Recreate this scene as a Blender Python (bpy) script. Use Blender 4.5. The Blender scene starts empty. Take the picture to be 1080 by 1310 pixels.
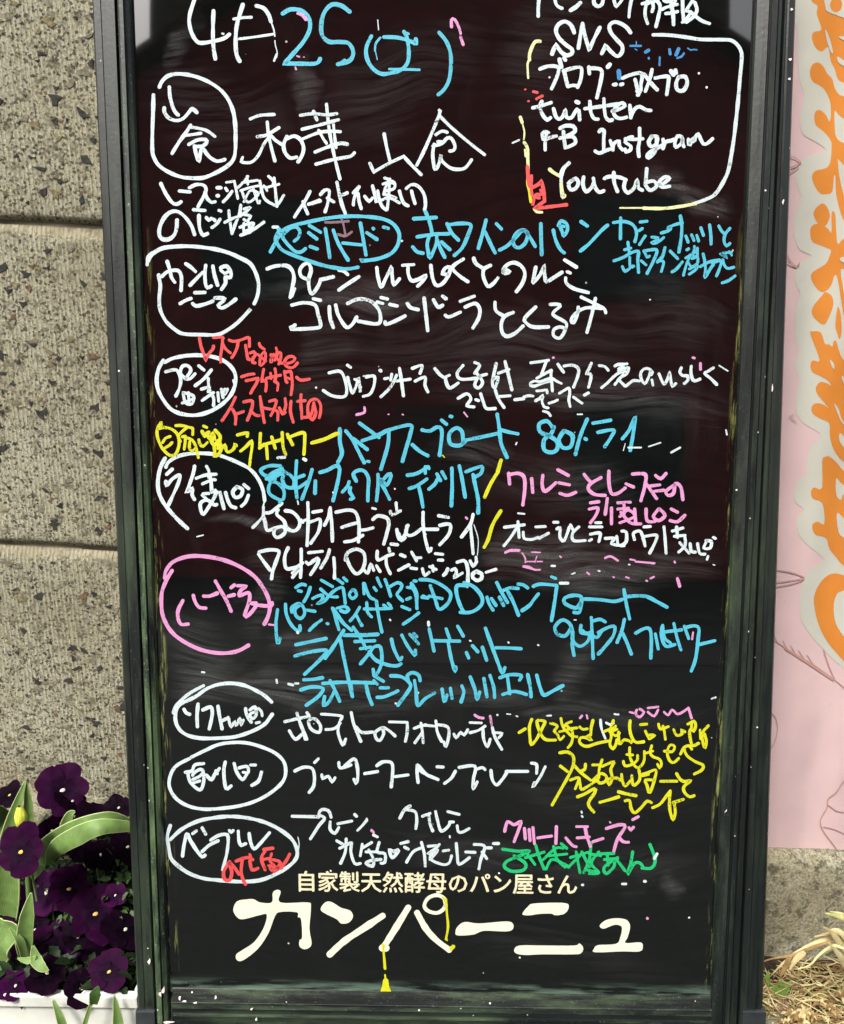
import bpy, bmesh, math, random
from mathutils import Vector, Matrix, noise
from mathutils.geometry import tessellate_polygon
random.seed(7)
SC = bpy.context.scene
COL = SC.collection
R = math.radians

# ------------------------------------------------------------ camera (solved from the board's frame)
FPX, CX, CY = 1080.0, 540.0, 655.0            # focal length and centre, in pixels of a 1080 wide picture
LEAN = R(8)                                   # the board leans back
Uc = Vector((51400, 132, -1080)).normalized()
Dc = Vector((1, 8850, 1080)); Dc = (Dc - Uc * Dc.dot(Uc)).normalized()
Fc = Uc.cross(Dc)
Uw = Vector((1, 0, 0)); Dw = Vector((0, -math.sin(LEAN), -math.cos(LEAN))); Fw = Uw.cross(Dw)
def c2w(v): return Uw * v.dot(Uc) + Dw * v.dot(Dc) + Fw * v.dot(Fc)
HALF = 0.25                                   # half of the writing panel's width in metres
Z0 = FPX * HALF * 2 / 690.0
P0c = Vector(((563 - CX) / FPX * Z0, (1269 - CY) / FPX * Z0, Z0))
P0w = Vector((0, 0, 0.215))                    # bottom centre of the writing panel
CAM = P0w - c2w(P0c)
cam = bpy.data.cameras.new('camera'); camo = bpy.data.objects.new('camera', cam); COL.objects.link(camo)
bx, by, bz = c2w(Vector((1, 0, 0))), c2w(Vector((0, -1, 0))), c2w(Vector((0, 0, -1)))
camo.matrix_world = Matrix(((bx.x, by.x, bz.x, CAM.x), (bx.y, by.y, bz.y, CAM.y), (bx.z, by.z, bz.z, CAM.z), (0, 0, 0, 1)))
cam.sensor_fit = 'HORIZONTAL'; cam.sensor_width = 36; cam.lens = FPX / 1080 * 36
cam.clip_start = 0.02; cam.clip_end = 600
SC.camera = camo

# ------------------------------------------------------------ daylight
SUN_EL, SUN_AZ = R(52), R(205)                # bright overcast sky, soft light from in front and above
w = bpy.data.worlds.new('World'); SC.world = w; w.use_nodes = True
nt = w.node_tree; nt.nodes.clear()
sky = nt.nodes.new('ShaderNodeTexSky'); sky.sky_type = 'NISHITA'; sky.sun_disc = False
sky.sun_elevation = SUN_EL; sky.sun_rotation = SUN_AZ; sky.dust_density = 6; sky.air_density = 1; sky.ozone_density = 1
bg = nt.nodes.new('ShaderNodeBackground'); bg.inputs[1].default_value = 0.15
ow = nt.nodes.new('ShaderNodeOutputWorld')
hs = nt.nodes.new('ShaderNodeHueSaturation'); hs.inputs['Saturation'].default_value = 0.35
nt.links.new(sky.outputs[0], hs.inputs['Color']); nt.links.new(hs.outputs[0], bg.inputs[0]); nt.links.new(bg.outputs[0], ow.inputs[0])
sun = bpy.data.lights.new('sun', 'SUN'); sun.energy = 3.4; sun.angle = R(14); sun.color = (1, 0.96, 0.9)
so = bpy.data.objects.new('sun', sun); COL.objects.link(so)
sd = Vector((math.sin(SUN_AZ) * math.cos(SUN_EL), math.cos(SUN_AZ) * math.cos(SUN_EL), math.sin(SUN_EL)))
so.rotation_euler = sd.to_track_quat('Z', 'Y').to_euler()
SC.view_settings.view_transform = 'Standard'; SC.view_settings.look = 'None'
SC.view_settings.exposure = 0.6; SC.view_settings.gamma = 1; SC.view_settings.use_curve_mapping = False

# ------------------------------------------------------------ helpers
def ray(px, py): return c2w(Vector(((px - CX) / FPX, (py - CY) / FPX, 1)))
def at_y(px, py, Y):
    d = ray(px, py); return CAM + d * ((Y - CAM.y) / d.y)
Vw = -Dw; Nw = -Fw
def uv(px, py, h=0.0):                        # where a line of sight meets the board's plane, in board coordinates
    d = ray(px, py); o = P0w + Nw * h
    p = CAM + d * ((o - CAM).dot(Nw) / d.dot(Nw)) - P0w
    return p.dot(Uw), p.dot(Vw)

def tag(o, label=None, cat=None, group=None, kind=None):
    if label: o['label'] = label
    if cat: o['category'] = cat
    if group: o['group'] = group
    if kind: o['kind'] = kind
    return o
def empty(name, loc, label=None, cat=None, group=None, rot=None):
    o = bpy.data.objects.new(name, None); COL.objects.link(o); o.location = loc
    if rot is not None: o.rotation_euler = rot
    o.empty_display_size = 0.05
    return tag(o, label, cat, group)
def mk(name, vs, fs, mats, parent=None, mi=None, smooth=False):
    me = bpy.data.meshes.new(name); me.from_pydata([tuple(v) for v in vs], [], fs)
    for m in (mats if isinstance(mats, (list, tuple)) else [mats]): me.materials.append(m)
    if mi: me.polygons.foreach_set('material_index', mi)
    if smooth: me.polygons.foreach_set('use_smooth', [True] * len(fs))
    me.update()
    o = bpy.data.objects.new(name, me); COL.objects.link(o)
    if parent is not None: o.parent = parent
    return o
def boxg(x0, x1, y0, y1, z0, z1):
    v = [(x, y, z) for x in (x0, x1) for y in (y0, y1) for z in (z0, z1)]
    f = [(0, 1, 3, 2), (4, 6, 7, 5), (0, 4, 5, 1), (2, 3, 7, 6), (0, 2, 6, 4), (1, 5, 7, 3)]
    return v, f
def box(name, b, mat, parent=None, bev=0.0, seg=2):
    v, f = boxg(*b); o = mk(name, v, f, mat, parent)
    if bev:
        bm = bmesh.new(); bm.from_mesh(o.data)
        bmesh.ops.bevel(bm, geom=bm.edges[:], offset=bev, segments=seg, profile=0.5, affect='EDGES')
        bm.to_mesh(o.data); bm.free()
    return o

# ------------------------------------------------------------ materials
class NT:
    def __init__(s, name):
        s.m = bpy.data.materials.new(name); s.m.use_nodes = True
        s.t = s.m.node_tree; s.b = s.t.nodes['Principled BSDF']
        s.co = s.t.nodes.new('ShaderNodeTexCoord').outputs['Object']
    def n(s, t, **k):
        n = s.t.nodes.new('ShaderNode' + t)
        for a, b in k.items(): setattr(n, a, b)
        return n
    def put(s, sock, v):
        if hasattr(v, 'is_output'): s.t.links.new(v, sock)
        elif v is not None:
            if isinstance(v, (tuple, list)) and len(v) == 3 and sock.type == 'RGBA': v = (*v, 1)
            sock.default_value = v
    def noise(s, scale, vec=None, detail=4, rough=0.55, out=0):
        n = s.n('TexNoise'); s.put(n.inputs['Vector'], vec or s.co)
        n.inputs['Scale'].default_value = scale; n.inputs['Detail'].default_value = detail; n.inputs['Roughness'].default_value = rough
        return n.outputs[out]
    def vor(s, scale, vec=None, out='Distance', feat='F1', rnd=1.0):
        n = s.n('TexVoronoi', feature=feat); s.put(n.inputs['Vector'], vec or s.co); n.inputs['Scale'].default_value = scale
        n.inputs['Randomness'].default_value = rnd
        return n.outputs[out]
    def map(s, sc=(1, 1, 1), rot=(0, 0, 0), loc=(0, 0, 0), vec=None):
        n = s.n('Mapping'); s.put(n.inputs[0], vec or s.co)
        n.inputs['Scale'].default_value = sc; n.inputs['Rotation'].default_value = rot; n.inputs['Location'].default_value = loc
        return n.outputs[0]
    def ramp(s, f, stops, out=0):
        n = s.n('ValToRGB'); s.put(n.inputs[0], f); e = n.color_ramp.elements
        while len(e) < len(stops): e.new(0.5)
        for i, (p, c) in enumerate(stops):
            e[i].position = p; e[i].color = (c, c, c, 1) if isinstance(c, (int, float)) else (*c, 1)
        return n.outputs[out]
    def math(s, op, a, b=0.0, c=None, clamp=False):
        n = s.n('Math', operation=op, use_clamp=clamp); s.put(n.inputs[0], a); s.put(n.inputs[1], b)
        if c is not None: s.put(n.inputs[2], c)
        return n.outputs[0]
    def mix(s, f, a, b, blend='MIX'):
        n = s.n('Mix', data_type='RGBA', blend_type=blend); s.put(n.inputs[0], f); s.put(n.inputs[6], a); s.put(n.inputs[7], b)
        return n.outputs[2]
    def xyz(s, vec=None):
        n = s.n('SeparateXYZ'); s.put(n.inputs[0], vec or s.co); return n.outputs
    def attr(s, name):
        n = s.n('Attribute', attribute_name=name); return n.outputs['Fac']
    def bump(s, h, strength=0.5, dist=0.001, prev=None):
        n = s.n('Bump'); s.put(n.inputs['Height'], h); n.inputs['Strength'].default_value = strength; n.inputs['Distance'].default_value = dist
        if prev: s.put(n.inputs['Normal'], prev)
        return n.outputs[0]
    def done(s, col=None, rough=None, normal=None, spec=None, **k):
        s.put(s.b.inputs['Base Color'], col); s.put(s.b.inputs['Roughness'], rough)
        if normal: s.put(s.b.inputs['Normal'], normal)
        if spec is not None: s.put(s.b.inputs['Specular IOR Level'], spec)
        for a, b in k.items(): s.put(s.b.inputs[a], b)
        return s.m

def m_stone(name, base=(0.80, 0.72, 0.46), ridges=1.0, stain=0.5, gr=1.0):
    t = NT(name); X = t.xyz()
    fine = t.noise(420, detail=5, rough=0.75); big = t.noise(5, detail=4)
    c = t.mix(t.ramp(fine, [(0.36, 0), (0.66, 1)]), tuple(v * 0.34 for v in base), tuple(min(0.80, v * 1.3) for v in base))
    v1 = t.vor(190, out='Color'); sp = t.xyz(v1)
    d1 = t.vor(190, out='Distance')
    grit = t.math('MULTIPLY', t.ramp(sp[0], [(0.76, 0), (0.80, 1)]), t.ramp(d1, [(0.28, gr), (0.42, 0)]))
    c = t.mix(grit, c, t.mix(sp[1], (0.05, 0.045, 0.04), (0.20, 0.13, 0.09)))
    v2 = t.vor(420, out='Color'); s2 = t.xyz(v2)
    c = t.mix(t.ramp(s2[0], [(0.80, 0), (0.84, 0.85 * gr)]), c, (0.055, 0.05, 0.04))
    c = t.mix(t.ramp(s2[1], [(0.84, 0), (0.88, 0.6)]), c, (0.58, 0.55, 0.46))
    c = t.mix(t.ramp(t.noise(26, detail=5, rough=0.7), [(0.5, 0), (0.62, 0.55 * (1 - gr))]), c, (0.15, 0.15, 0.12))
    c = t.mix(t.math('MULTIPLY', t.ramp(big, [(0.42, 0), (0.7, 1)]), stain), c, (0.27, 0.22, 0.12), 'MIX')
    wv = t.n('TexWave', wave_type='BANDS', bands_direction='X'); t.put(wv.inputs[0], t.map(sc=(1, 1, 0.25)))
    wv.inputs['Scale'].default_value = 68; wv.inputs['Distortion'].default_value = 0.7; wv.inputs['Detail'].default_value = 3; wv.inputs['Detail Scale'].default_value = 3
    rz = t.math('MULTIPLY', wv.outputs['Fac'], t.ramp(t.noise(9, detail=2), [(0.35, 0.25), (0.6, 1)]))
    c = t.mix(t.math('MULTIPLY', t.ramp(rz, [(0.2, 0.24), (0.6, 0)]), ridges), c, (0.13, 0.11, 0.07))
    pit = t.ramp(t.noise(75, detail=6, rough=0.75), [(0.34, 0), (0.46, 1)]); c = t.mix(pit, tuple(v * 0.30 for v in base), c)
    c = t.mix(t.math('MULTIPLY', t.attr('lit_lip'), t.ramp(t.noise(40, detail=4), [(0.35, 0.45), (0.6, 0.95)])), c, (0.42, 0.38, 0.255))  # smooth top edge, its paleness paints in light caught by the rounded arris
    b = t.bump(rz, 0.9 * ridges, 0.003); b = t.bump(pit, 1.0, 0.003, b)
    b = t.bump(fine, 1.0, 0.0035, b); b = t.bump(d1, 0.35, 0.0015, b)
    return t.done(c, 0.92, b, 0.15)
STONE = m_stone('stone')
PLINTH = m_stone('plinth_stone', (0.46, 0.44, 0.31), 0.0, 0.9, 0.45)
def flat(name, col, rough=0.6, spec=0.3, var=0.0, scale=60, bumpd=0.0, **k):
    t = NT(name); c = col
    if var:
        f = t.noise(scale, detail=4)
        c = t.mix(t.ramp(f, [(0.3, 0), (0.7, 1)]), tuple(v * (1 - var) for v in col), tuple(min(1, v * (1 + var)) for v in col))
    nrm = t.bump(t.noise(scale * 3, detail=4), 0.5, bumpd) if bumpd else None
    return t.done(c, rough, nrm, spec, **k)
STROKES = """
@180 0 4.32
#white numeral 4 and the kanji for month
w 5.4 300 -10 270 90 275 160 300 215 330 237 400 228 460 212 490 190
w 5.4 403 60 400 150 402 250 413 325
w 5.6 565 25 545 90 530 150 525 230 530 300 548 338
w 4.2 515 105 560 98 612 95
w 5.4 640 32 680 45 708 82 720 118
w 2 720 118 735 160 742 200
w 1.6 742 225 745 250 755 290 752 318
w 3.5 752 300 738 335
w 3.6 545 215 640 203 735 188
w 3 452 186 458 187
#cyan number 25 and the kanji for Saturday in brackets
c 5.8 785 75 830 52 890 60 930 100 935 160 900 230 840 300 795 350 795 350 880 352 960 352 985 340 992 325
@400 0 4.32
c 5.8 205 65 160 32 110 25 70 60 50 120 52 190 90 230 150 232 200 240 225 290 205 335 140 355
c 3.5 150 350 178 330
c 5.2 325 200 298 260 300 320 330 375 380 408 440 402 490 385 525 345 532 280 522 210 505 175
c 4 505 178 530 187
c 5.2 395 205 470 208 540 228 570 240 570 215
c 3.8 425 382 500 383 590 386
c 3 375 208 350 240 345 280
c 1.5 348 285 358 330
c 5.2 700 180 745 240 765 320 757 430 730 490 695 523
w 1.4 360 110 365 165
#pink leftover marks near the date
p 4 768 150 768 110 785 108 808 150 818 185
p 4 818 205 833 248
@180 0 4.32
p 4.5 870 75 895 85 915 108
P 2.5 865 310 880 315
P 1.5 900 316 905 316
P 2.5 855 372 860 385
@190 85 4.909
#white capsule outline around the first entry
w 5.2 70 130 85 95 120 62 170 48 230 50 300 65 380 98 450 145 500 205 532 280 545 360 548 450 545 540 530 590 490 630 420 670 350 698 290 702 210 695 130 665 65 620 35 570 25 520 26 400 30 280 32 180
#white kanji 山食 written inside the capsule
w 5 132 130 136 190 150 245 168 285 188 306
w 5 100 260 102 290 130 325 175 340 215 330 245 300 275 268 305 290
w 5 265 370 240 410 190 480 150 545
w 4.4 270 382 320 390 370 405 418 440
w 4.4 225 435 280 428 330 420
w 5 255 490 310 462 360 460 365 480 340 500 290 505
w 5 290 500 300 550 318 592 330 530 345 520 380 565 430 595 480 585
#white kanji 和華 at the top of the menu
w 4.6 640 330 700 308 790 302
w 4.6 747 350 755 430 775 520 795 595
w 4.8 685 442 740 432 780 410 820 385
w 4.2 765 440 730 480 690 560 650 600 610 605 585 598 592 572
w 4.6 765 430 800 465 845 495
w 5 870 440 850 490 858 540 890 575 930 570
w 5 870 455 915 438 955 460 975 510 965 560 940 600
@400 120 4.5
w 4.4 -70 125 0 115 80 122 140 115
w 4.4 -60 205 40 180 150 150
w 4.4 -62 262 30 225 100 215 160 218
w 4.4 80 60 95 200 115 310 140 420 158 490
w 4.4 5 100 25 150
w 4.2 120 175 128 250 135 310
w 4.2 35 210 60 255 80 285
w 5 15 335 90 305 160 285 200 290
w 5 20 405 120 378 215 360 240 340
#white kanji 山食 at the right of the first line
w 4.6 412 230 425 300 445 385
w 4.6 330 400 352 450 352 450 440 400 525 360 525 360 570 410 625 465
w 4.6 600 410 650 310 730 120 730 95
w 4.2 730 125 800 195 900 280 990 350
w 4.4 710 235 745 215 775 222
w 4.6 700 300 745 285 775 255 800 258 820 300 812 325 790 330
w 4 720 275 760 275
w 4.6 700 290 692 340 695 390 705 432 725 410 740 350 740 380 790 425 840 435 880 425 915 380
w 3 690 300 720 290
@190 85 4.909
#white note under the capsule, レーズン酵母のみ 塩
w 5 78 735 110 800 150 855 180 865 205 850
w 4.8 195 782 262 788
w 4.8 258 762 300 742 345 745 362 770 350 810 312 880
w 4.8 355 790 370 830 395 852 418 850
w 5 432 762 455 762
w 5 432 812 440 812
w 4.4 485 765 495 780
w 4.4 470 850 495 825 525 785
w 3.6 490 728 530 722
w 3.6 540 720 562 830
w 3.6 550 770 590 735 625 690
w 3.6 620 690 625 740
w 3.6 590 730 685 715
w 3.6 580 780 640 760 690 750
w 3.6 590 790 610 840 640 850 690 800 640 780 600 850
w 3.6 660 770 690 860 700 845
w 4 700 720 710 770 730 830 780 865 810 870 850 810
w 4 755 690 785 720 785 740
w 4 745 760 820 740
w 4 790 700 800 800 808 880
w 3.6 745 780 725 750 705 790
w 5.4 180 965 178 1010 165 1055 130 1085 90 1085 70 1060 72 1010 100 950 140 915 185 912 230 945 270 1000 290 1055
w 5 285 900 355 905
w 5 318 935 320 1000 330 1040 345 1060 372 1050
w 5 365 950 380 965 395 955
w 4.6 410 960 420 970
w 4.6 400 1012 430 990 450 960
w 5 445 905 455 908
w 4 480 980 540 950 580 940
w 4 505 905 510 960 525 1050
w 4 580 870 570 930 540 1000
w 4 525 1050 550 980
w 4 580 870 585 930 640 885 600 895
w 4 600 930 640 940 620 970 600 960
w 4.2 575 1010 620 990 660 985 640 1020 600 1040
w 4.2 600 985 600 1030 640 1040 625 975
w 4.6 580 1060 650 1030 725 978
w 4.6 1015 785 980 850 940 910 918 945
w 4.6 970 850 985 890 1000 925
w 4.6 1005 865 1080 845
@400 120 4.5
#white note イースト不使用
w 4.6 -5 632 40 612
w 4.6 45 580 70 555 95 555 95 585 85 640 72 680
w 4.6 85 600 122 622
w 4.8 140 510 155 580 170 640 188 688
w 4.6 155 590 200 570
w 4.8 235 570 260 545 268 535
w 4.4 265 540 240 600 235 640
w 4.8 262 575 268 620 280 660
w 4.4 300 590 325 618 345 600
w 4.6 345 530 358 580 365 620
w 4.6 375 560 385 610 402 650 425 668
w 3.8 405 520 440 510 475 520
w 3.8 445 490 420 540 410 580
w 4 415 485 440 500 440 560 435 620 430 665
w 4 440 500 470 510 470 545 420 560
w 4 420 580 480 600 420 600
w 4 380 620 440 600 500 628
w 4.6 500 560 515 610 530 635 550 645
w 4.6 540 545 565 525 595 525 625 550 645 590 650 640 645 665
w 4.6 570 560 580 600 590 632
@620 0 6
#white heading at the top right about bread information, cut by the edge
w 5 418 -10 412 60 412 125
w 4.6 540 -5 550 35 570 55 595 65
w 5.6 660 80 700 55 735 22
w 5 838 -5 842 30 870 50 900 35 910 -5
w 4.4 990 -10 1000 30 1010 50 1040 20 1060 -10
@780 0 6
w 4.6 168 -5 155 60 148 130
w 4.6 250 30 290 20 340 15
w 5 290 0 275 60 272 120 290 180
w 4.6 290 30 320 15 335 50 325 90
w 5 350 -5 385 40 378 110 355 205
w 4.4 400 75 440 55 520 35
w 4.4 415 5 440 15 480 0
w 4.6 430 105 480 100 520 90
w 5 470 20 485 100 490 190
w 4.6 505 5 470 60
w 5 560 0 562 80 570 165
w 4.6 640 0 600 60 590 80 620 95 600 130 560 170
w 5 655 20 670 80 640 130 590 170
w 5 620 90 680 140 720 165 765 180
#white letters SNS in the box
@620 0 6
w 5.6 688 250 665 195 620 165 570 185 548 235 570 290 620 340 670 378 670 410 630 425 590 400 550 345 550 345 530 380 518 415
w 5.2 752 180 740 250 720 370
w 5.2 755 190 770 270 805 385 805 385 835 310 885 210
w 5.4 1120 250 1090 210 1040 178 990 170 958 200 970 250 1010 300 1055 350 1055 400 1020 432 975 400 930 350 930 350 915 380 900 410
#white words ブログ アメブロ in the box
w 5 425 530 480 510 540 508 570 525 555 590 515 680
w 5.6 575 455 590 515
w 5.6 610 445 620 460
W 5 610 540 625 610 640 665
w 5 605 545 670 525 740 520 740 600 715 670
w 5 640 665 680 655 715 660
w 5.2 800 515 805 565
w 5.2 805 525 860 525 900 545 890 630 862 750
w 5.8 945 515 962 495
w 5 990 650 1005 648
@780 0 6
w 5 30 650 50 648
w 5 85 650 100 645
w 5.2 100 600 160 575 230 560 250 580 240 650 240 690 215 730
w 5 195 610 210 670 220 730
w 5 240 690 210 700
w 5 325 535 310 600 275 700
w 5 265 570 310 630 365 690
w 5 350 600 400 590 450 590 450 640 438 725
w 5.8 470 545 490 575
w 5.8 505 540 510 560
w 5.4 530 590 510 640 520 690 565 695 595 640 580 590 540 590
#white word twitter in the box
@650 120 6
w 5 190 108 250 95 330 68
w 5.4 260 60 245 100 265 160 300 200 325 185
w 5.2 350 115 365 170 390 195 420 175 440 125 450 180 485 185 515 140 530 120
w 6 525 62 540 68
w 5 545 130 550 200
w 5 590 115 700 100 850 78
w 5 628 60 635 140 660 190 690 195
w 5 735 40 740 120 750 180 775 205 800 200
w 5 800 135 850 120 895 95 880 70 840 90 810 140 830 180 870 190 910 180
w 5 935 90 940 140 942 185
w 5 942 180 970 120 1010 100 1060 125 1095 128
#white letters FB in the box
w 5 270 350 262 310 285 290 310 300
w 5 295 300 285 370 285 430
w 5 290 350 330 335 370 325
w 5 425 290 430 350 440 415
w 5.2 400 265 440 245 500 250 515 285 480 310 430 330 400 340
w 5.2 440 330 500 330 520 370 490 395 440 415
#white word Instgram in the box
w 5.2 700 290 715 275 738 285 735 340 735 430
w 5.2 670 440 700 455 740 440 780 425
w 4.8 785 360 800 400 805 430
w 4.8 805 430 815 380 850 365 855 400 880 430
w 4.8 955 330 920 340 900 370 940 400 940 430 905 445 900 425
w 4.6 900 345 960 350 1035 345
w 5 1010 265 1010 350 1000 420 1005 480
@790 120 6
w 5 265 325 240 370 260 405 300 380 305 330 265 325
w 5 300 340 300 400 285 450 240 490 228 470 260 440 310 415 345 395
w 5 350 350 355 380 350 420
w 5 350 420 370 370 410 360 435 350
w 5 490 330 460 325 440 380 450 410 490 380 500 335 500 380 510 405
w 5 545 350 550 390 560 380 580 340 590 370 600 330 620 310 640 350 660 385 690 380 730 345
#white word Youtube in the box
w 5.2 225 575 220 640 215 700
w 5 215 700 250 740 300 710 280 670 220 680
w 5 310 700 350 690 395 650 360 640 320 680 340 715 400 710
@650 120 6
w 5.6 470 530 425 575 408 625
k 5.2 320 580 350 605 395 630
w 5.2 410 620 408 700 420 790
k 5 408 690 415 750 425 795 435 780
w 5.2 500 660 465 690 480 735 520 725 540 680 520 650 490 665
w 5.2 580 640 575 700 600 750 640 720 660 680
w 5.2 655 650 670 720 700 755 735 745
w 5 740 650 780 635 850 640 905 660
w 5.2 812 605 815 680 840 750
w 5.2 900 665 890 720 920 760 970 720 990 665 1000 720 1030 740
#white rounded box drawn around the online links
@780 0 6
w 5 335 268 450 270 580 285 700 303 850 305 930 310 980 345 1010 400 1012 470 1000 600 985 780
@790 120 6
w 5.2 925 60 910 200 895 330 875 460 850 590 810 680 750 770 680 810 580 845
k 4.6 600 843 480 865 350 880 200 878
k 2.4 200 876 20 876
#pale yellow worn left edge of the rounded box
@620 0 6
k 5 425 318 390 320 365 360 345 420 345 460
k 3 345 460 330 490 335 600
@650 120 6
k 4.6 95 180 108 220
k 2.4 108 220 125 290 122 350
k 4.6 125 375 150 420 152 500 155 580
k 3 130 430 135 480
y 3.8 155 580 150 680 165 760 175 830
k 3.6 200 885 220 905 260 910
w 2.4 35 378 85 355
#red scribbled character beside the rounded box
r 5 150 560 160 700 190 720 190 720 240 690 255 670 255 670 275 750 280 825 280 825 230 860 205 880 205 880 300 870 450 852
r 4.4 180 630 180 760 200 790 240 800
r 4.4 190 850 210 780 260 770 250 740
r 4.4 220 40 262 18
r 3 155 56 160 56
@620 0 6
r 4 375 703 405 710
r 2.6 310 686 315 686
#blue worn away dots and dashes in the box
@780 0 6
d 3 160 352 240 352
d 1.5 205 320 205 350
d 1.5 195 375 210 385
d 4.5 275 400 300 385
d 3 385 440 383 500
d 4 460 380 465 415
d 5 510 420 530 375
d 3 520 445 550 435 570 410
d 2 600 370 625 385 640 380 670 382
d 6 70 545 75 600
d 3 300 445 302 450
@190 260 4.909
#white loop drawn around the second entry
w 5.4 0 362 20 325 70 290 130 275 260 270 400 285 500 310 580 345 640 380 675 440 692 510 685 580 665 630
w 5 640 665 635 672 560 750 490 800 430 825 320 825 220 820 170 795 110 740 75 670 68 600 75 520 65 460 65 450
w 5.2 30 310 0 335 -8 385
#white words カンパーニュ inside the second loop
w 5 85 460 120 430 170 420 195 430 208 470 205 548
w 5 118 365 135 420 145 465 165 495
w 5 235 380 265 400 295 428
w 5 262 515 300 475 340 435
w 4.8 360 390 355 440 358 500 370 530 395 520
w 5 405 395 415 450 435 515
w 5.2 455 405 490 395 518 430 515 465 485 465 485 500 460 540
w 4.4 455 420 480 440 500 430
w 5 292 562 355 560
w 5 200 630 235 610 268 598
w 5 278 630 300 645 350 635 405 615
w 5 418 595 470 595 475 610 440 640 460 658 500 640 550 602
#cyan oval with セミハード written inside
@340 260 4.909
c 5.2 30 305 60 250 100 180 160 145 280 115 400 92 520 82 640 85 740 100 800 130 835 180 838 230 820 280 780 320 700 350 600 362 605 358
c 5 80 190 65 230 100 290 170 325 260 358 360 390 450 408 520 412 580 402
c 4.6 90 165 60 220 70 250
c 5 75 150 110 220 150 270 190 305 225 305 250 285
c 4.6 110 200 150 160 190 150 215 175 205 215 180 238
c 4.8 275 140 345 182
c 4.8 270 185 322 225
c 4.8 280 272 325 288
w 4.6 48 150 72 150
c 5 375 160 390 250 402 340
c 5 425 170 460 260 518 358
c 4.6 485 250 600 262
c 5 595 125 612 220 630 325
c 4.8 635 185 700 228
c 4.8 675 158 678 162
c 4.8 740 150 770 158
#faded purple character overlapping the cyan oval
m 3.6 375 120 450 118 520 112
m 3 465 75 485 120 500 195
m 3.6 455 195 500 205 540 180
#cyan words 赤ワインのパン
@520 240 4.32
c 5 40 172 165 165
c 5 100 120 125 180 140 240 140 262
c 5 60 272 150 258 235 255
c 5 125 272 115 310 120 350 130 385 150 350 165 310 168 270
c 5 170 290 190 340 212 385
c 5 195 300 215 320 240 342
c 5 35 328 60 355 92 362
c 5 225 200 250 250 288 290
c 5 235 205 300 198 355 205 345 250 310 330 265 375
c 5 440 180 425 240 398 335
c 5 435 245 465 310 490 360
c 5 498 200 525 228
c 5 515 345 560 320 610 270 640 238 670 250 660 300 630 330 600 325 590 290 610 250 650 235 680 270 712 325
c 5 743 200 745 290 748 370
c 5 812 235 825 290 850 340 872 360
c 4.8 840 210 855 185 885 200 890 235 870 265 860 240 850 215 870 215
c 5 965 188 1000 212
c 5 962 350 1010 310 1080 235 1112 208
#cyan small words カシューナッツと赤ワイン漬けレーズン
@750 270 5.4
#white line プレーン いちじくとクルミ
@340 260 4.909
w 5.2 10 412 60 395 130 392 165 420 178 470 165 540 155 590
w 3 168 585 185 535
w 5 270 480 225 460 215 420 240 385 270 380 285 420 270 480 275 540 292 570 330 520 345 480 345 480 425 462
w 4.6 460 420 490 425 515 448
w 5 460 545 510 510 585 462
w 5 698 405 705 460 725 525 755 470 790 400 790 400 795 460 805 510 840 475
w 4.4 860 390 930 385
w 5 895 390 895 440 915 485 955 480 1005 455 985 490 955 520
@520 240 4.32
w 5 135 430 145 500 165 540 200 530 235 480 240 440 215 445 200 475 225 480
w 4.8 315 395 255 440 290 485 340 520
w 5 372 390 385 420 430 450
w 5 465 430 430 450 425 490 450 545 480 530 505 500
w 5 535 470 540 450 570 465 545 475 535 455 560 425 600 415 640 440 655 480 640 530 608 575
w 5 715 440 705 490 700 525 740 480 762 430 762 430 765 490 775 520 810 500 860 468
w 5 875 400 940 440
w 4.8 890 465 905 472
w 4.8 880 500 885 530 930 560 1005 580
#white line ゴルゴンゾーラ とくるみ
@340 260 4.909
w 5 165 640 240 625 310 640 330 700 345 770 300 785 160 790 185 765
w 4.6 300 600 345 610
w 5 400 650 405 720 425 780
w 5 440 640 455 700 490 760 515 780 545 760 572 715
w 5 515 630 570 605 630 605 680 630 715 680 720 740 690 758 580 740
w 4.6 700 620 735 630
w 4.6 725 592 765 602
w 5 780 635 825 645
w 5 750 745 755 760 800 745 875 708
w 5 890 630 910 655 958 668
@520 240 4.32
w 5 98 610 108 700 118 790
w 5 150 620 175 660 200 650
w 4.6 200 600 220 615
w 4.6 215 705 235 715 298 688
w 4.6 298 628 375 600
w 5 325 660 380 640 405 670 400 720 368 775
w 5 490 635 495 680 540 710
w 5 590 690 545 710 525 750 530 800 555 822 600 805 645 765
w 5 715 660 655 720 660 745 700 770 785 770
w 4.6 795 645 835 645 850 655 810 700 880 745 880 780 850 830 815 820 815 785 850 770 880 780
w 4.6 950 660 945 700 925 745 910 735 930 700 990 665 1080 668
w 4.6 1045 612 1025 700 998 800
@700 370 5
w 4.6 218 50 290 85 360 120 375 150
#white oval drawn around the third entry
@190 420 4.5
w 5.2 95 195 150 170 250 155 350 160 420 180 470 215 500 265 498 330 470 390 420 440 350 480 270 500 190 492 130 465 85 410 55 350 48 290 60 230 85 185
#white writing プチ カンパ inside the third oval
w 4.6 100 250 160 240 185 290 180 340 158 390
w 4.6 215 290 185 260 195 220 225 215 245 240 225 275 215 290 240 290 268 262
w 4.4 290 215 320 240
w 4.8 362 240 320 290 270 330
w 4 200 375 215 430 250 435 260 390 200 370
w 4 230 370 235 430
w 4 195 430 260 405
w 4.4 305 350 350 340 345 365
w 4.4 345 290 350 350 375 400 375 445
w 4.2 375 370 310 415
w 4 400 370 405 420
w 4 420 350 430 400
w 4 440 350 440 380 455 350
w 3.6 490 300 495 320
#red words at the third oval, ライサワー イースト不使用
#yellow words 自家製ライサワー
w 4 745 745 785 742
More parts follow.
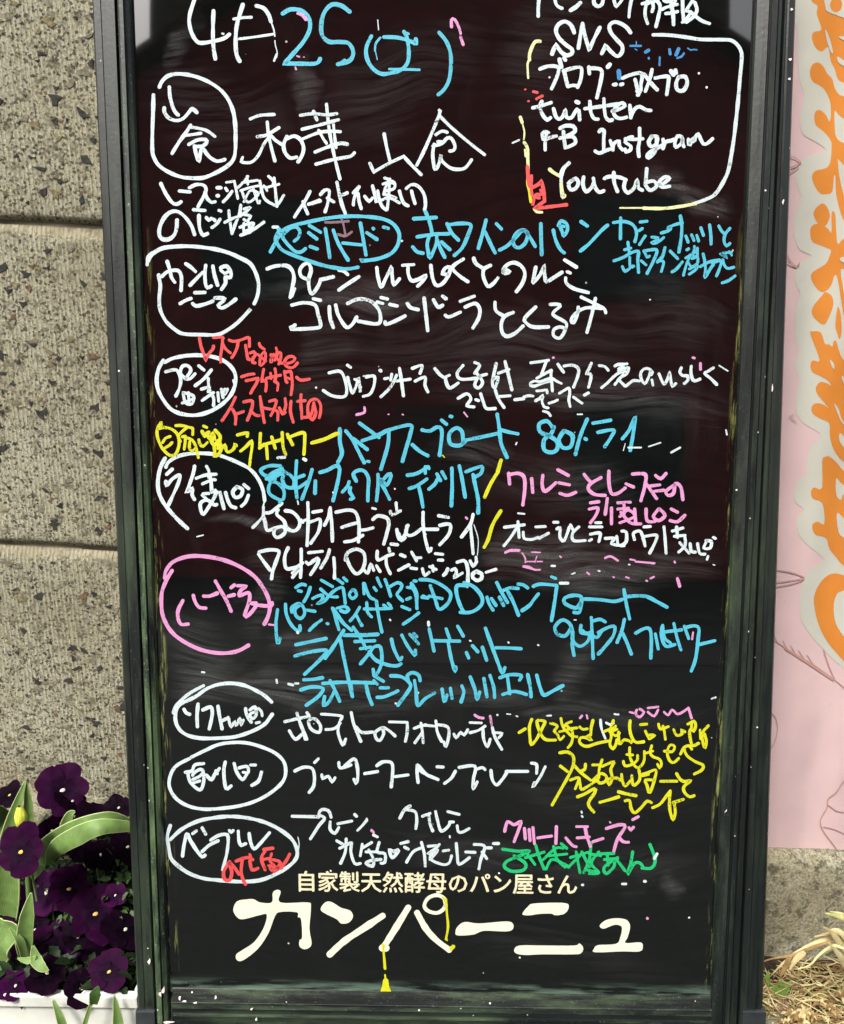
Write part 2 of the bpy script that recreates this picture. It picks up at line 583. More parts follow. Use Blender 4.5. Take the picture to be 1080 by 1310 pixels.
w 5 895 752 905 758
@400 440 4
y 5 0 505 60 488 130 458
#white line ゴルゴンゾーラとくるみ 赤ワイン煮のいちじく
w 4.4 85 148 140 140 165 180 175 240 160 270 100 265 55 238
w 4 178 108 195 120
w 4.2 180 170 190 210 205 250 225 210 235 175 245 240
w 3.4 215 180 240 195
w 2 250 220 240 245
w 2 260 165 290 160
w 4.2 275 170 315 165 315 210 295 255 260 268
w 4.6 345 135 350 138
w 4.4 370 178 385 175
w 4.4 350 270 400 220 430 160
w 4.2 405 155 400 185
w 4.4 445 125 455 190 465 265
w 4.2 430 190 500 180
w 4.4 510 125 560 110 550 150
w 4.4 525 190 575 170 575 210 590 245
w 4.4 625 125 650 155 670 170
w 4.4 700 160 680 175 700 225 745 200
w 4.4 770 110 740 150 760 180 840 175
w 4.4 830 95 855 110 830 150
w 4.4 840 150 870 195 850 225 830 210 850 170 890 155
w 4.4 925 180 950 170 935 220 920 200 940 100
w 4.4 985 90 1000 150 1020 235
w 4 950 150 1005 130
w 4.4 745 278 790 255 810 280 790 315 825 322
w 4 835 285 850 290
w 4.4 860 255 875 300 890 330 935 330
w 4.4 945 270 1010 265
w 4.4 935 235 950 280 980 325
w 4.4 1035 285 1080 280
@670 450 4
#cyan words ハウスブロート 80%ライ
@400 440 4
c 5.6 140 435 140 500 150 560 130 605
c 5 170 445 205 490 240 560 265 608
c 5 210 485 280 540
c 5 240 405 340 478
c 5.4 255 495 340 465 390 440 500 415 500 460 480 530 460 600
c 5.4 390 450 385 520 350 640
c 5 510 515 550 550 590 572
c 5.2 560 440 600 445 640 425 662 450 650 570
c 5 660 390 685 410
c 5.2 705 370 712 372
c 5.4 780 500 750 520 705 510 700 460 735 430 765 450 770 510
c 5 785 492 870 475 960 455
c 5.4 945 360 955 430 965 510 995 580
c 5 965 440 1000 450 1050 460
c 4 280 600 290 602
#cyan figures 80%ライ on the right
@670 450 4
c 5.6 150 390 120 355 80 370 85 410 130 430 170 460 170 500 140 515 105 500 105 450 140 420 155 385
c 5.6 205 405 180 450 200 490 240 485 250 430 210 405
c 5.2 325 345 290 430 265 525
c 5.4 315 445 320 448
c 5 355 365 400 358 445 350
c 5 380 412 460 400 445 440 415 485
c 5 505 445 540 400 570 335 560 420 545 505
#scattered leftover flecks of white and pink ink
w 2 275 320 300 320
w 3 755 515 800 490
w 2 1035 400 1040 425
w 2.6 535 490 600 490
w 2.2 640 485 700 465
p 4 905 60 905 90
p 3 150 30 155 30
p 3 865 30 875 32
w 2 1000 70 1045 98
w 1.4 520 470 510 505
@400 440 4
p 3.6 265 325 265 350 225 362
p 2.2 388 360 390 360
p 2.2 460 360 464 362
p 2.4 775 350 792 372
y 1.6 665 570 675 580
w 2 1045 505 1040 515
@190 570 4.909
#white open oval around the rye bread entry
w 5 110 135 125 105 170 75 230 55 320 48 420 55 500 80 580 115 640 150 690 210 720 280 730 345
w 2.4 730 350 722 375
w 4 722 385 720 440 690 480 655 515
w 5.4 105 80 75 140 60 220 65 290 90 350 130 405 190 470 245 520
#white words ライ麦パン inside the open oval
w 5 115 180 150 148
w 5 110 225 115 250 150 210 195 185 190 230 155 310 125 375
w 5 290 130 280 180 240 295 240 295 275 270 275 310 290 338
w 4.4 300 205 360 185 425 180
w 4.4 365 130 380 160 380 200
w 4.4 340 240 400 215 420 215
w 4.4 390 190 395 240 400 290 420 280
w 4.6 380 300 340 310 410 370 430 370
w 4.6 430 290 400 350 345 430 325 370 350 345 380 345
w 5 450 295 460 340 475 395
w 5 485 295 500 345 520 380 548 390
w 5 555 260 530 290 545 325 580 315 590 275 555 258
w 4.6 600 245 630 270
w 4.6 585 380 610 355 628 312
w 1.8 305 572 345 562
#cyan overwritten words 80%フィクパ デリカ
@330 520 5.4
c 5 155 410 80 410 20 440 60 480 130 460 170 430 100 460 60 500
c 4.6 60 500 150 440 180 450 130 480 80 510
c 4.6 120 500 80 540 80 600 140 640 175 640 180 580 140 530 100 520
c 4.6 190 450 170 500 190 550 240 560 250 510 220 470 190 460
c 4.6 268 375 262 480 265 580 270 630
w 2 275 650 280 675
c 4.6 210 560 280 560 340 520
c 4.6 250 500 320 475
c 5 375 435 350 520 305 640
c 5 398 515 395 600
c 5.2 430 455 480 440 540 410 565 430 550 530 520 650
c 4.4 150 660 150 660
c 4.8 585 590 620 550 630 520
c 4.8 640 560 635 590 660 630 640 640
c 5 680 515 660 465 700 440 740 450 765 500 762 570 760 650
c 5 830 470 830 550 820 650
c 5 845 530 900 470 920 480 890 540 840 500 880 580 910 640
c 4.6 1035 475 1080 470
@510 560 5.4
c 5 60 258 130 245 200 200
c 4.6 185 200 185 245
c 4.6 205 200 210 212
c 5 75 350 130 330 195 285
c 4.8 140 340 155 400 168 478
c 5 210 355 250 320 270 285
c 4.8 265 250 290 295
c 4.8 300 235 325 280
c 5 368 210 370 340 365 470
c 5 420 195 440 290 460 410
c 4.8 465 235 560 200 580 205 570 245 530 270
c 5 515 255 530 330 550 430 550 520
#yellow slashes between the rye bread words
y 5 708 155 685 235
y 5 685 238 635 320 595 410
y 5 706 505 650 600 620 700 592 755
#pink words クルミとレーズンのライ麦パン
@640 580 3.724
p 5 40 95 45 145
p 5 48 100 85 95 112 110 118 160 108 245
p 4.8 150 120 155 185
p 4.8 203 105 200 150 215 180 265 140
p 4.8 275 78 325 105
p 4.4 280 140 330 150
p 4.6 285 190 320 200 360 185
p 4.8 400 100 415 120 430 135
p 4.8 480 115 430 145 420 170 450 195 500 200
p 4.8 518 85 518 140 530 190 560 190 595 165
p 4.6 600 145 635 160
p 4.8 630 98 690 100 690 150 670 225
p 4.6 700 150 720 180 745 215
p 4.4 740 105 765 120 790 95
p 4.2 715 155 760 150
p 4.2 735 180 780 175
p 4.8 830 150 790 180 800 200 825 190 835 145 860 160 870 220
p 4.6 430 235 470 230
p 4.6 425 265 465 260 455 295 430 330
p 4.6 510 215 505 255 500 290
p 4.6 530 260 530 335
p 4.2 560 235 620 232
p 4.2 560 265 610 260
p 4.2 590 235 590 290
p 4.2 570 300 610 270 640 300 570 330
p 4.2 575 280 620 330 670 335
p 4.6 640 265 645 330
p 4.6 695 265 700 320 735 325
p 4.6 755 265 730 300 755 320 785 295 760 265
p 4.6 815 265 845 280
p 4.6 810 320 845 325 880 295
#white line オレンジとチョコのライ麦パン
w 4.2 20 352 115 340
w 4.2 85 325 90 400
w 4.2 85 345 50 400 18 440
w 4 110 375 115 405 150 410 180 400
w 4 170 350 215 348
w 4 185 405 230 380
w 4.2 255 328 275 328
w 4 270 360 285 355 285 400 305 415 330 350
w 4 335 340 350 370
w 4.2 375 350 345 380 350 415 405 415
w 4 455 330 480 330
w 4 425 350 485 350
w 4.2 430 385 475 380 470 420
w 4.2 425 415 435 410
w 4.2 500 405 545 405 530 430 590 440
w 4 555 395 560 430
w 4.4 580 370 600 375 600 420 575 440
w 4.4 640 410 635 380 665 370 680 400 690 440
w 4.2 685 350 715 348
w 4.4 690 395 745 390 735 430 712 475
w 4.2 780 350 785 400 790 475
w 4.2 820 370 870 355
w 4.2 840 350 845 400
w 4.2 830 395 880 390
w 4 880 400 880 440 850 470
w 4 855 425 900 475
w 4.2 905 430 910 465 930 470
w 4.2 940 430 950 475 975 480
w 4 985 415 970 450 1000 450 1005 420 980 415
w 4 1015 400 1025 405
w 3.6 990 490 985 505
w 2.6 85 285 115 288
#pink faded marks under the orange rye bread line
p 4 25 472 50 462 90 462
p 2.2 105 475 120 500 120 520
p 2 150 470 190 472
p 2 125 515 200 515
p 2.4 110 540 170 555
p 3.4 500 498 525 490 560 510
p 2.8 620 505 640 508
p 2.8 645 515 735 523
p 3 830 515 832 520
p 2.4 285 490 290 495
p 2.4 245 538 262 538
p 1.6 175 490 165 520
w 1.8 1015 530 1022 532
@510 560 5.4
p 3 465 550 475 560
#white line 60%ライヨーグルトライ
@330 520 5.4
w 4.8 165 670 90 730 40 740 50 800 65 855 120 840 170 830 190 860 170 890 130 905 110 880 115 850
w 4.8 140 715 130 745 180 790 200 840 250 860 285 830 285 780 240 730 190 720
w 4 290 800 340 780
w 4.4 300 785 310 800
w 4.8 345 665 348 780 340 960
w 4.4 380 730 440 720
w 4.6 355 800 385 790 430 780 420 860 365 945
w 4.8 500 700 490 760 460 820
w 4.6 498 710 510 800 515 930
w 4.8 540 730 630 715 680 740 700 830 695 935
w 4.6 580 835 640 815 680 805
w 4.6 600 935 660 925 725 890
w 4.4 710 855 750 850 795 838
w 4.8 795 780 830 755 890 770 905 810 890 880 870 950
w 4.4 915 725 930 750 985 720
w 4 955 665 960 720
w 3 790 702 815 708
w 4.8 960 850 970 900 985 920 1020 880 1030 825
@510 560 5.4
w 4.8 0 660 20 705 45 690
w 4.8 65 605 50 650 70 675 110 665 155 630
w 4.8 170 515 170 600 185 700 210 785 225 765
w 4.8 175 632 270 632
w 4.4 275 538 345 550
w 4.8 285 605 340 595 360 610 345 670 285 738
w 4.8 515 530 495 600 435 685
w 4.6 495 600 505 690 515 800
w 1.2 520 600 550 700 545 810
#white line 70%ライ ロッゲンミッシュブロート
@330 520 5.4
w 4.6 5 1020 40 1070 85 1130
w 4.8 10 1005 80 990 145 1000 130 1060 105 1130 95 1190
w 4.8 210 975 190 1020 185 1070 200 1120 260 1110 310 1080
w 4.6 300 985 300 1060 295 1180
w 4.6 240 1180 290 1110 240 1150
w 4.4 350 1010 445 1000
w 4.4 335 1075 350 1090
w 4.6 360 1085 410 1050 415 1080 365 1160
w 4.6 495 990 480 1040 435 1115
w 4.6 525 1045 530 1110 530 1185
w 4.8 605 1060 620 1010 680 985 730 1010 740 1070 720 1130 680 1155 640 1110 610 1040
w 4.4 735 1130 760 1150 780 1090 800 1130
w 4.2 820 1100 845 1140
w 4.6 825 1000 830 1060 900 1030 935 1020
w 4.4 905 980 910 1000
w 4.4 885 1040 890 1100 915 1155
w 4.4 920 950 965 955
w 4.4 985 1025 1010 1030
w 4.4 975 1130 1010 1110 1045 1095
@510 560 5.4
w 4.4 15 808 45 820
w 4.4 0 915 40 895 70 878
w 4 90 790 125 850
w 4 110 830 155 828
w 4.2 85 900 125 905
w 4.4 165 905 180 950 210 930
w 4 215 890 260 910
w 4.4 235 885 240 920
w 4.4 255 800 305 805
w 4.4 275 845 305 845
w 4.6 340 905 330 930 310 950
w 4.2 365 915 390 905 400 930 385 965 440 935
w 4.6 405 860 450 848 470 870 480 920 480 1000
w 4.2 495 850 515 885 540 855
w 4 535 825 538 860
w 4.6 540 920 510 940 515 970
w 4.6 540 920 575 940 570 970
@520 720 5.143
w 4.6 395 0 405 60 400 155
w 4.4 460 55 435 85 460 115 495 105 495 75 460 60
w 4.2 525 62 590 42
#pink open circle with ハード系 written inside
@190 690 6
p 5.4 125 295 135 240 180 180 250 145 330 128 430 130 540 148 640 180 740 230 820 290 880 370 920 450 932 530 915 600 890 650
p 5.4 182 240 140 310 105 400 100 490 110 580 150 670 210 740 300 800 400 845 500 868 600 872 690 855 770 812
p 5 265 470 230 540 228 600 250 650 305 650
p 5 345 430 360 480 390 520 440 528
p 5 425 435 470 435 530 412
p 5 515 320 560 400 600 470 635 550
p 5 635 370 660 350
p 5 615 435 660 425
p 5 685 355 750 360 710 390 700 430 770 410 775 470 740 580 770 580 820 520 825 490 780 490
p 4.6 790 490 850 505 940 510 950 485
p 3 925 652 965 658
w 3 412 1018 430 1020
#cyan two-line note シュヴァルツヴェルダー パン ペイザン
@340 730 4.909
c 4.6 75 245 65 340 75 455 92 425
c 4.6 125 210 130 270 155 330 190 370 215 375 215 345
w 4 200 385 203 390
c 4.6 165 260 165 230 205 205 235 225 245 270 220 300 190 280 185 240 215 215
c 4.4 245 245 310 255
c 4.6 190 105 225 85 250 90
c 4.2 205 125 225 130
c 4.6 280 105 265 150 240 195
c 4.6 275 375 310 340 350 310
c 4 385 332 392 334
c 4.4 350 60 420 100
c 4.4 345 115 400 160 450 165
c 4.4 295 175 325 160 355 155 355 185 325 208 370 190 400 155 440 120 480 105 490 130 500 205
c 4.2 450 55 485 80
c 4.2 490 45 510 65
c 4.4 545 120 525 150 545 175 570 155 560 125 545 122
c 4.4 615 80 618 145
c 4.4 620 80 650 160 680 180
c 4 680 105 695 125
c 4 700 45 710 70 725 100
c 4.4 750 55 770 110 785 160
c 4.4 780 100 830 75 855 90 845 120 825 150 860 190
c 4.2 890 105 930 110
c 4.6 915 80 945 130 950 180 950 235
c 4.2 885 180 910 170
c 4.4 855 225 905 245
c 4.6 865 335 910 305 962 265
c 5 990 160 1010 170
c 4.6 420 235 440 300 460 370
c 4.6 430 240 480 320 540 375
c 4.4 450 235 500 225 520 245 500 260 470 250
c 4.4 530 315 560 280 590 230
c 4.4 570 280 590 320 605 345
c 4.4 620 240 700 240 790 235
c 4.4 635 200 640 260 665 290
c 4.6 695 190 710 290 730 385
c 4 740 215 755 225
c 4 770 205 785 220
w 3 1020 325 1022 345
#cyan words DロッケンブロートT in a wide hand
@520 720 5.143
c 4.2 50 118 65 120
c 4.6 30 155 60 200 70 300
c 5.4 105 225 140 230
c 4.4 150 218 235 235
c 4.8 90 110 160 115 230 145 285 190 290 230 265 275 215 305 190 240 158 150
c 5 400 150 335 150 330 200 350 270 375 320
c 5 380 130 440 155 490 210 500 260 470 300 420 325 355 325
c 4.8 530 225 545 270 570 310
c 4.8 560 235 590 280
c 4.8 612 225 640 280
c 5 595 130 625 190 665 260
c 4.8 640 180 680 165 735 168
c 4.8 660 175 700 250 738 345
c 4.8 735 140 770 145 798 165
c 4.8 760 315 810 280 840 240 868 205
c 4.8 835 155 880 140 985 148
c 4.8 990 150 975 260 955 380
@690 720 4.5
c 5 235 235 210 260 150 235 145 205 190 188 240 195 240 240 230 285 200 285
c 4.8 260 208 350 212 430 222 478 210
c 4.8 488 155 500 230 520 322
c 5 505 195 560 190 620 195 680 225 735 255
w 4 120 117 165 117
c 4 70 80 95 90
#cyan words 90%ライフルサワー
c 5 180 380 150 420 105 410 90 370 130 330 170 345 190 390 190 470 200 532
c 4.6 195 400 195 450 235 480 280 450 285 410 240 400 240 360
c 4.4 250 390 270 410
c 4.6 300 315 305 430 310 550
c 4.4 310 335 350 325 380 340
c 4.4 290 400 330 430 360 390
c 4.8 340 400 400 370 435 370 420 430 340 525
c 4.8 490 325 475 390 448 458
c 4.8 480 405 505 460 530 525
c 4.8 555 405 600 380 635 380 645 440 642 548
c 4.4 668 410 685 495
c 4.4 710 360 720 430 755 460
c 4.6 705 370 705 430 730 480 780 470
c 4.6 775 350 790 420 815 500
c 4.4 700 400 820 385
c 4.4 860 435 835 365
c 4.8 850 370 890 362 918 375 915 430 900 550 875 622
c 4.4 920 470 1010 448
p 2.6 885 400 880 440
p 4.4 795 90 808 135
p 2.6 275 55 288 66
p 2.6 500 82 515 87
p 2.6 640 90 660 80
p 2.4 425 80 430 84
p 2.4 615 102 622 104
w 2.2 340 46 348 48
w 2.2 515 10 520 10
w 3 70 17 90 18
w 2.8 648 2 660 2
w 2 185 65 205 58
w 1.6 200 328 212 328
#cyan words ライ麦バゲット in the wide hand
@340 730 4.909
c 5 190 465 260 450 380 425
c 5 185 535 280 510 380 500 350 550 245 650
c 5 490 375 450 440 375 550
c 5 470 435 490 540 520 680 545 790
c 5 490 405 600 405 705 400
c 4.6 550 355 600 430 630 490
c 4.6 560 445 685 440
c 4.6 595 490 660 480
c 4.8 595 585 650 520 680 480 720 480 730 560 715 620 685 660 675 620
c 4.8 650 510 690 560 760 590 820 598 850 585
c 4.6 680 660 740 695
c 4.8 790 430 805 490 840 560 855 545
c 4.8 855 405 890 470 935 530 940 500
c 4.4 905 400 935 430 960 460
c 4.2 930 395 950 415
@520 720 5.143
w 4 145 390 147 410
c 4.8 150 435 165 500 182 580
c 4.8 170 512 350 515
c 4.8 262 435 285 500
c 4.8 275 520 295 630 320 710 325 685
c 4.8 338 418 375 482
c 4.8 395 590 410 625
c 4.8 435 545 470 585
c 4.8 500 555 528 640
c 5 520 430 560 540 600 650 630 720 648 690
c 4.6 590 558 680 560 755 565
#cyan words フォカブレッソニエル
@340 730 4.909
c 5 240 685 300 682 358 672
c 5 220 748 290 730 360 740 330 790 255 845
c 5 360 708 500 700 690 705
c 4.8 405 690 440 760 465 820
c 4.8 430 760 400 820 365 845 370 790
c 4.8 535 700 545 790
c 4.8 630 710 645 780 668 840
c 4.6 680 690 700 712
c 4.8 720 735 770 735
c 4.8 700 795 750 790 830 755
c 4.8 785 660 850 665 900 700 905 740 830 845
c 5 895 690 890 660 920 640 960 655 970 690
c 4.8 935 690 945 760 955 845 1000 805 1060 768
@520 720 5.143
c 4.8 235 830 250 910 268 870
c 4.8 290 825 300 890
c 4.8 365 810 378 850 360 915
c 4.8 420 750 450 830 465 895 482 850
c 4.8 510 760 530 880
c 4.8 550 740 575 820 580 885
c 4.8 615 755 680 735 755 740 745 770
c 4.8 665 750 680 860
c 4.8 635 865 710 845 790 865
c 5 798 735 815 820 820 880
c 5 858 740 880 820 905 870 960 845 1030 808
#small leftover flecks under the hard bread list
@340 730 4.909
w 3 68 685 72 705
w 4 145 712 170 718
w 3 185 708 205 708
w 3 0 795 38 825
w 2.4 780 308 784 312
@520 720 5.143
w 2.4 418 512 424 514
w 2.4 670 522 674 526
w 2.4 866 540 870 542
p 2.4 770 20 810 25 840 45 880 45
@205 860 5.4
#white oval around the soft bread entry
w 5 180 200 250 165 320 115 400 85 490 76 580 90 660 125 720 160 770 205
w 4.4 90 280 110 230 160 180 220 135 300 92
w 5.2 165 205 120 240 105 320 130 390 190 435 280 455 400 455 520 445 640 405 720 360 760 310 775 290
#white words ソフト within the soft bread oval
w 4.6 165 255 180 280 205 290
w 5 262 220 255 300 258 375
w 5 295 260 350 240 360 290 340 390
w 5 400 235 410 300 428 390
w 4.6 420 340 460 320 475 325
w 3.8 470 310 490 375 515 340 525 370 550 320 560 365 575 330
w 4.4 590 250 600 300 630 345
w 4.2 620 260 655 240 665 290 640 320 620 290 665 270
w 4.2 680 250 700 270 705 300
w 4.4 665 350 685 345
#white oval around the white bread entry
w 4.8 218 585 300 545 400 500 500 485 600 488 700 515 790 555 850 610 868 680 850 750 780 820 680 880 560 920 420 940 300 945 200 925 120 880 75 820 62 760 80 690 120 640 205 595
#white words 白パン within the lower oval
w 4.6 300 630 240 640 220 680 175 690
w 4.6 190 690 210 760 275 812 300 760 300 690 280 670 240 690 225 710
w 4 225 740 270 720 290 700
w 4 225 765 275 750
w 4.8 320 710 355 740 380 700 410 665
w 4.6 385 680 395 700
w 4.8 450 620 440 690 455 800 490 785
w 4.8 512 630 530 690 570 740 600 700
w 4.4 545 660 600 650 610 690 575 690
w 4 625 640 660 640
w 5 635 780 680 750 700 690
@350 890 5.143
#white line ポテトのフォカッチャ
w 4.4 75 170 160 150 235 135
w 4.4 155 115 180 190 220 285
w 4 220 110 235 130
w 4.4 105 230 145 285 195 250 210 285
w 4.4 250 150 230 170 250 220 300 240 310 200 280 155 250 150
w 3.8 315 120 390 125 450 135 440 160
w 4 345 222 400 215 440 180
w 4.2 435 175 425 240 455 320 475 285
w 4.4 512 110 530 190 575 300
w 4.2 545 205 580 240 655 238
w 4.4 715 210 670 240 675 280 700 295 725 250 720 210 760 230 800 265
w 3.6 762 172 880 175
w 4.2 880 178 880 240 868 300
w 3.8 925 215 1000 190
w 3.8 970 180 980 240 985 310
w 3.8 980 240 930 310
@530 890 5.4
w 3.8 0 225 60 205 140 210
w 4.2 150 175 160 250 190 315
w 4.2 160 200 230 215 240 270 220 350 205 320
w 4 275 265 290 290 320 255 345 270 370 235
w 3.4 385 185 465 188
w 4 385 255 440 240 490 210
w 4.2 475 225 480 300 505 350 525 300
w 4.2 540 220 560 290 605 370
w 4 545 255 605 260 585 290
#white line ブッタークーヘンプレーン
@350 890 5.143
w 4.6 140 495 200 470 255 480 270 540 262 600 235 635
w 4 270 440 295 415
w 4.2 318 520 325 545 360 530 385 565 405 540
w 4.4 430 440 440 475 510 455
w 4.6 470 460 530 415 550 460 555 530 545 575 530 550
w 4.4 600 512 685 498
w 4.6 680 460 720 435 775 440 785 490 775 600
w 4.2 800 532 885 520
w 4.6 948 455 945 515 952 570
w 4.4 955 460 1010 520 1080 550
@530 890 5.4
w 4.6 20 480 60 530 165 578
w 4.4 158 490 200 492
w 4.4 210 605 255 570 285 520
w 4.4 310 495 400 482 425 500 410 570 408 640 435 595
w 4 425 510 470 495 490 510
w 4.4 530 515 540 580 570 615 610 575 640 530
w 4.2 635 522 785 522
w 4.2 810 465 845 475 845 535
w 4 905 490 870 560 820 630 830 600
#yellow words 北海道 よもぎ in the lower right
@650 890 3.857
#yellow words 発酵バターとマーラード
#pink faded words above the yellow lines
p 3.6 635 70 630 90 650 105 670 80 650 65
p 3.2 690 60 740 55
p 3.4 690 80 720 100 740 70
p 3.2 770 80 790 95 810 70 840 90 890 60
p 3.8 890 60 905 110
p 2.6 600 80 620 85
p 3 355 110 365 98
p 2.6 388 95 392 112
w 2.6 192 98 212 97
w 2.6 525 90 545 92
w 1.8 45 100 47 102
w 2.4 1005 15 1025 8
@530 890 5.4
p 3.6 418 133 445 150 478 155
p 3.8 525 142 535 200
w 2.4 573 132 576 134
w 1.8 640 126 665 128
w 1.8 705 140 715 145
#white oval around the bagel entry
@205 1020 5.4
w 5.2 72 290 150 220 260 165 380 140 500 132 620 145 730 175 830 225 910 290 945 360 940 420 890 475 800 530 700 570 600 582 500 580 400 572 300 560 200 525 120 470 75 420 60 350 50 270 70 195
w 1.4 952 275 960 320 955 365
#white word ベーグル within the bagel oval
w 5 155 405 165 330 185 255 210 300 255 370 290 410 310 400
w 4.4 225 250 250 232
w 4.4 290 210 315 255
w 4.8 290 375 340 330 400 300
w 4.6 350 295 400 265 450 255 470 275 462 380 432 500
w 4 478 228 490 240 505 228
w 4.8 540 235 545 300 560 330 590 320
w 4.8 615 250 625 310 650 355 690 320 755 245
#red words のベーグル on the bagel oval
r 5 480 445 440 510 445 565 480 570 495 520 480 455 510 480 545 530
r 4.6 525 440 600 415 640 430
r 4.6 570 420 560 500 570 560 590 600
r 4.2 620 395 625 410
r 4.6 620 440 635 500 675 490
r 4.4 715 360 780 350
r 4.4 730 365 700 420 725 500
r 4 700 430 760 420
r 4 770 390 760 440 790 470 750 470
r 4.2 780 430 830 450 790 510 760 480 840 490
r 4.6 840 475 870 440 895 392
#white line プレーン クルミ in the bagel row
@360 1020 4.154
w 4.2 58 100 200 103
w 4.2 265 105 250 70 215 65 200 90 230 110 200 150 155 220
w 4.2 260 130 260 170 285 190 305 160
w 4 300 140 375 125
w 4.2 390 90 400 100
w 3.6 405 175 430 150 455 120
w 4.4 630 110 655 65 685 45
w 4.2 660 65 710 75 720 120 715 165
w 4.2 750 100 790 85
w 4.2 785 100 790 140 805 178
w 4.2 820 75 830 120 850 178 890 150 895 130
w 4 885 75 945 90
w 4 895 130 915 130
w 4 935 150 940 180 960 185 998 165
#white line 米粉と レーズン in the bagel row
w 4 295 230 330 250
w 4 310 270 370 240
w 4.2 345 220 340 290 315 350
w 4.2 375 240 370 290 390 350 420 350
w 4 430 270 480 240
w 4.2 430 250 420 310
w 4 450 290 500 290
w 4.2 490 200 510 210
w 4.2 465 280 490 330 485 365 450 350 480 335 530 330
w 4.2 520 240 510 290 550 300 550 345 530 350
w 4.2 600 290 575 280 590 320 620 290 620 280 600 285
w 4 635 245 675 235
w 4 655 265 675 275
w 4 665 345 700 290 740 270
w 4.2 745 240 760 300 765 365
w 4 780 260 830 260 780 300 830 280 790 330
w 3.8 840 250 790 320 850 355 890 350 905 310
w 3.8 860 285 890 280
w 4.2 930 245 935 300 945 355 1000 320
w 4 980 290 1030 292
w 4.2 1025 250 1080 260 1060 330 1050 380
@600 1020 4.154
w 4 95 268 120 268
w 4 130 245 158 245
w 4 70 290 95 325
#pink words クリームチーズ
p 4.4 190 180 205 130 240 145 275 130 265 170 240 235
p 4.4 295 165 300 220
p 4.2 340 160 348 245
p 4.2 320 170 325 230
p 4 365 215 400 210 440 205
p 4.4 465 155 462 245
p 4 515 215 550 255 570 262
p 4 572 155 630 155
p 4 575 215 640 210
p 4.4 618 160 625 200 645 260
p 4.2 660 235 712 218
p 4.4 730 165 800 145 830 155 790 220 770 285
p 4.2 795 210 820 235 848 238
p 4 850 160 860 172 875 158
p 4 870 118 900 102
p 2.4 748 130 752 134
#green words よもぎ 粒あん
g 4.4 180 275 260 285 320 285 270 310 200 340 190 370 230 392 290 385 300 350 240 310
g 4.2 300 320 400 290
g 4.2 355 255 375 320 400 380
g 4.2 310 300 350 355
g 4 395 330 460 270 500 270
g 4 450 260 470 330 510 370
g 4 420 310 520 300
g 4 410 380 440 330 500 350 530 370
g 4 490 245 520 270
g 4 540 320 640 290
g 4 570 290 590 400
g 4 590 310 530 370
g 4 650 240 640 330 610 400
g 4 600 290 640 370
g 4 640 300 700 310
g 4 690 290 650 350 690 400 640 405
g 4 620 385 690 400
g 4.2 690 300 770 298
g 4.2 735 300 740 360
g 4.2 790 320 720 370 730 405 770 370 780 330 830 390
g 4.2 720 330 790 325
g 4.4 870 290 860 350 845 405 880 350 910 350 925 370
g 4.4 920 375 970 375 990 330 962 250
#white specks near the green words
w 4 985 325 1000 300
w 2.6 598 75 600 82
w 2.6 600 98 604 104
w 3.4 815 460 835 460
w 4 932 446 938 446
w 3.4 602 465 606 465
@360 1020 4.154
p 4 480 175 490 185
w 2.6 895 205 896 213
@560 1110 3.724
p 3.6 998 240 1000 242
#large cream painted logo カンパーニュ at the foot of the board
@290 1110 3.724
F l 32 200 50 160 100 150 130 150 160 165 215 165 220 120 240 105 258 115 256 165 385 165 402 185 395 290 405 365 375 388 348 375 348 345 360 330 355 245 340 235 335 212 260 210 232 228 200 310 150 385 80 440 50 440 45 415 70 395 130 355 175 290 192 225 160 225 80 245 50 235
F l 448 195 470 165 500 163 545 190 590 205 602 235 580 262 545 265 525 245 465 215
l 9.8 492 412 560 350 650 290 742 230
l 9 865 190 810 280 750 375
l 10 742 382 760 382
l 9 908 215 950 290 1000 345 1060 390
l 5.2 1045 185 1035 145 1000 130 960 145 942 180 960 205 1000 215 1030 200 1045 175
@560 1110 3.724
F l 85 305 95 280 130 258 200 265 330 255 360 270 355 295 320 303 220 300 170 318 95 322
F l 405 215 430 185 460 170 600 167 625 185 605 218 560 226 540 218 480 220 440 226 410 225
F l 365 390 390 370 500 370 650 370 675 360 693 380 685 405 650 412 500 412 420 415 375 408
F l 772 275 800 250 850 240 900 248 917 280 905 330 895 358 965 355 977 375 962 398 880 398 750 402 745 385 765 368 850 362 870 330 878 290 870 275 840 272 790 290
#yellow paint drips on the cream logo
@290 1110 3.724
y 3.4 1045 150 1050 220 1055 280 1045 340
y 2.6 1030 140 1045 165
y 5.6 1070 385 1080 375
y 3.4 745 365 750 420 755 480
y 2.6 755 510 758 545
F y 748 530 768 530 775 565 782 595 735 595 742 560
y 4 748 370 748 376
y 2.4 1045 330 1050 345
@600 1020 4.154
@240 425 6
#red words at the third oval, ライサワー イースト不使用
r 4.4 92 45 105 110 130 180 140 215 140 215 160 170 195 130 200 105
r 4.2 200 42 270 38 270 60 265 120 255 180 255 230
r 4.2 270 90 295 130 330 158
r 4.2 320 60 350 70 400 62 465 40 475 60 475 110
r 4.2 388 75 380 120 360 165 340 195
r 4.2 445 100 455 160 465 205 490 210
r 4 480 160 510 150 520 175 500 205
r 4 505 190 500 230 520 235
r 3.8 550 85 560 110 590 130
r 3.8 555 250 560 190 590 150 600 180 590 230 565 255
r 3.8 540 170 600 220
r 3.8 640 170 650 220 640 230 640 200 690 160 715 160 715 200 700 245
r 3.8 680 120 690 170 670 215
r 3.8 660 170 720 240
r 4 730 235 760 240 810 225 825 200 800 185 765 195 745 230 765 265 810 270 845 235
r 4.4 415 342 470 325 510 320
r 4.4 450 372 500 362 540 355 530 390 500 440 485 468
r 4.2 585 285 575 340 572 375 600 370 605 410 600 452
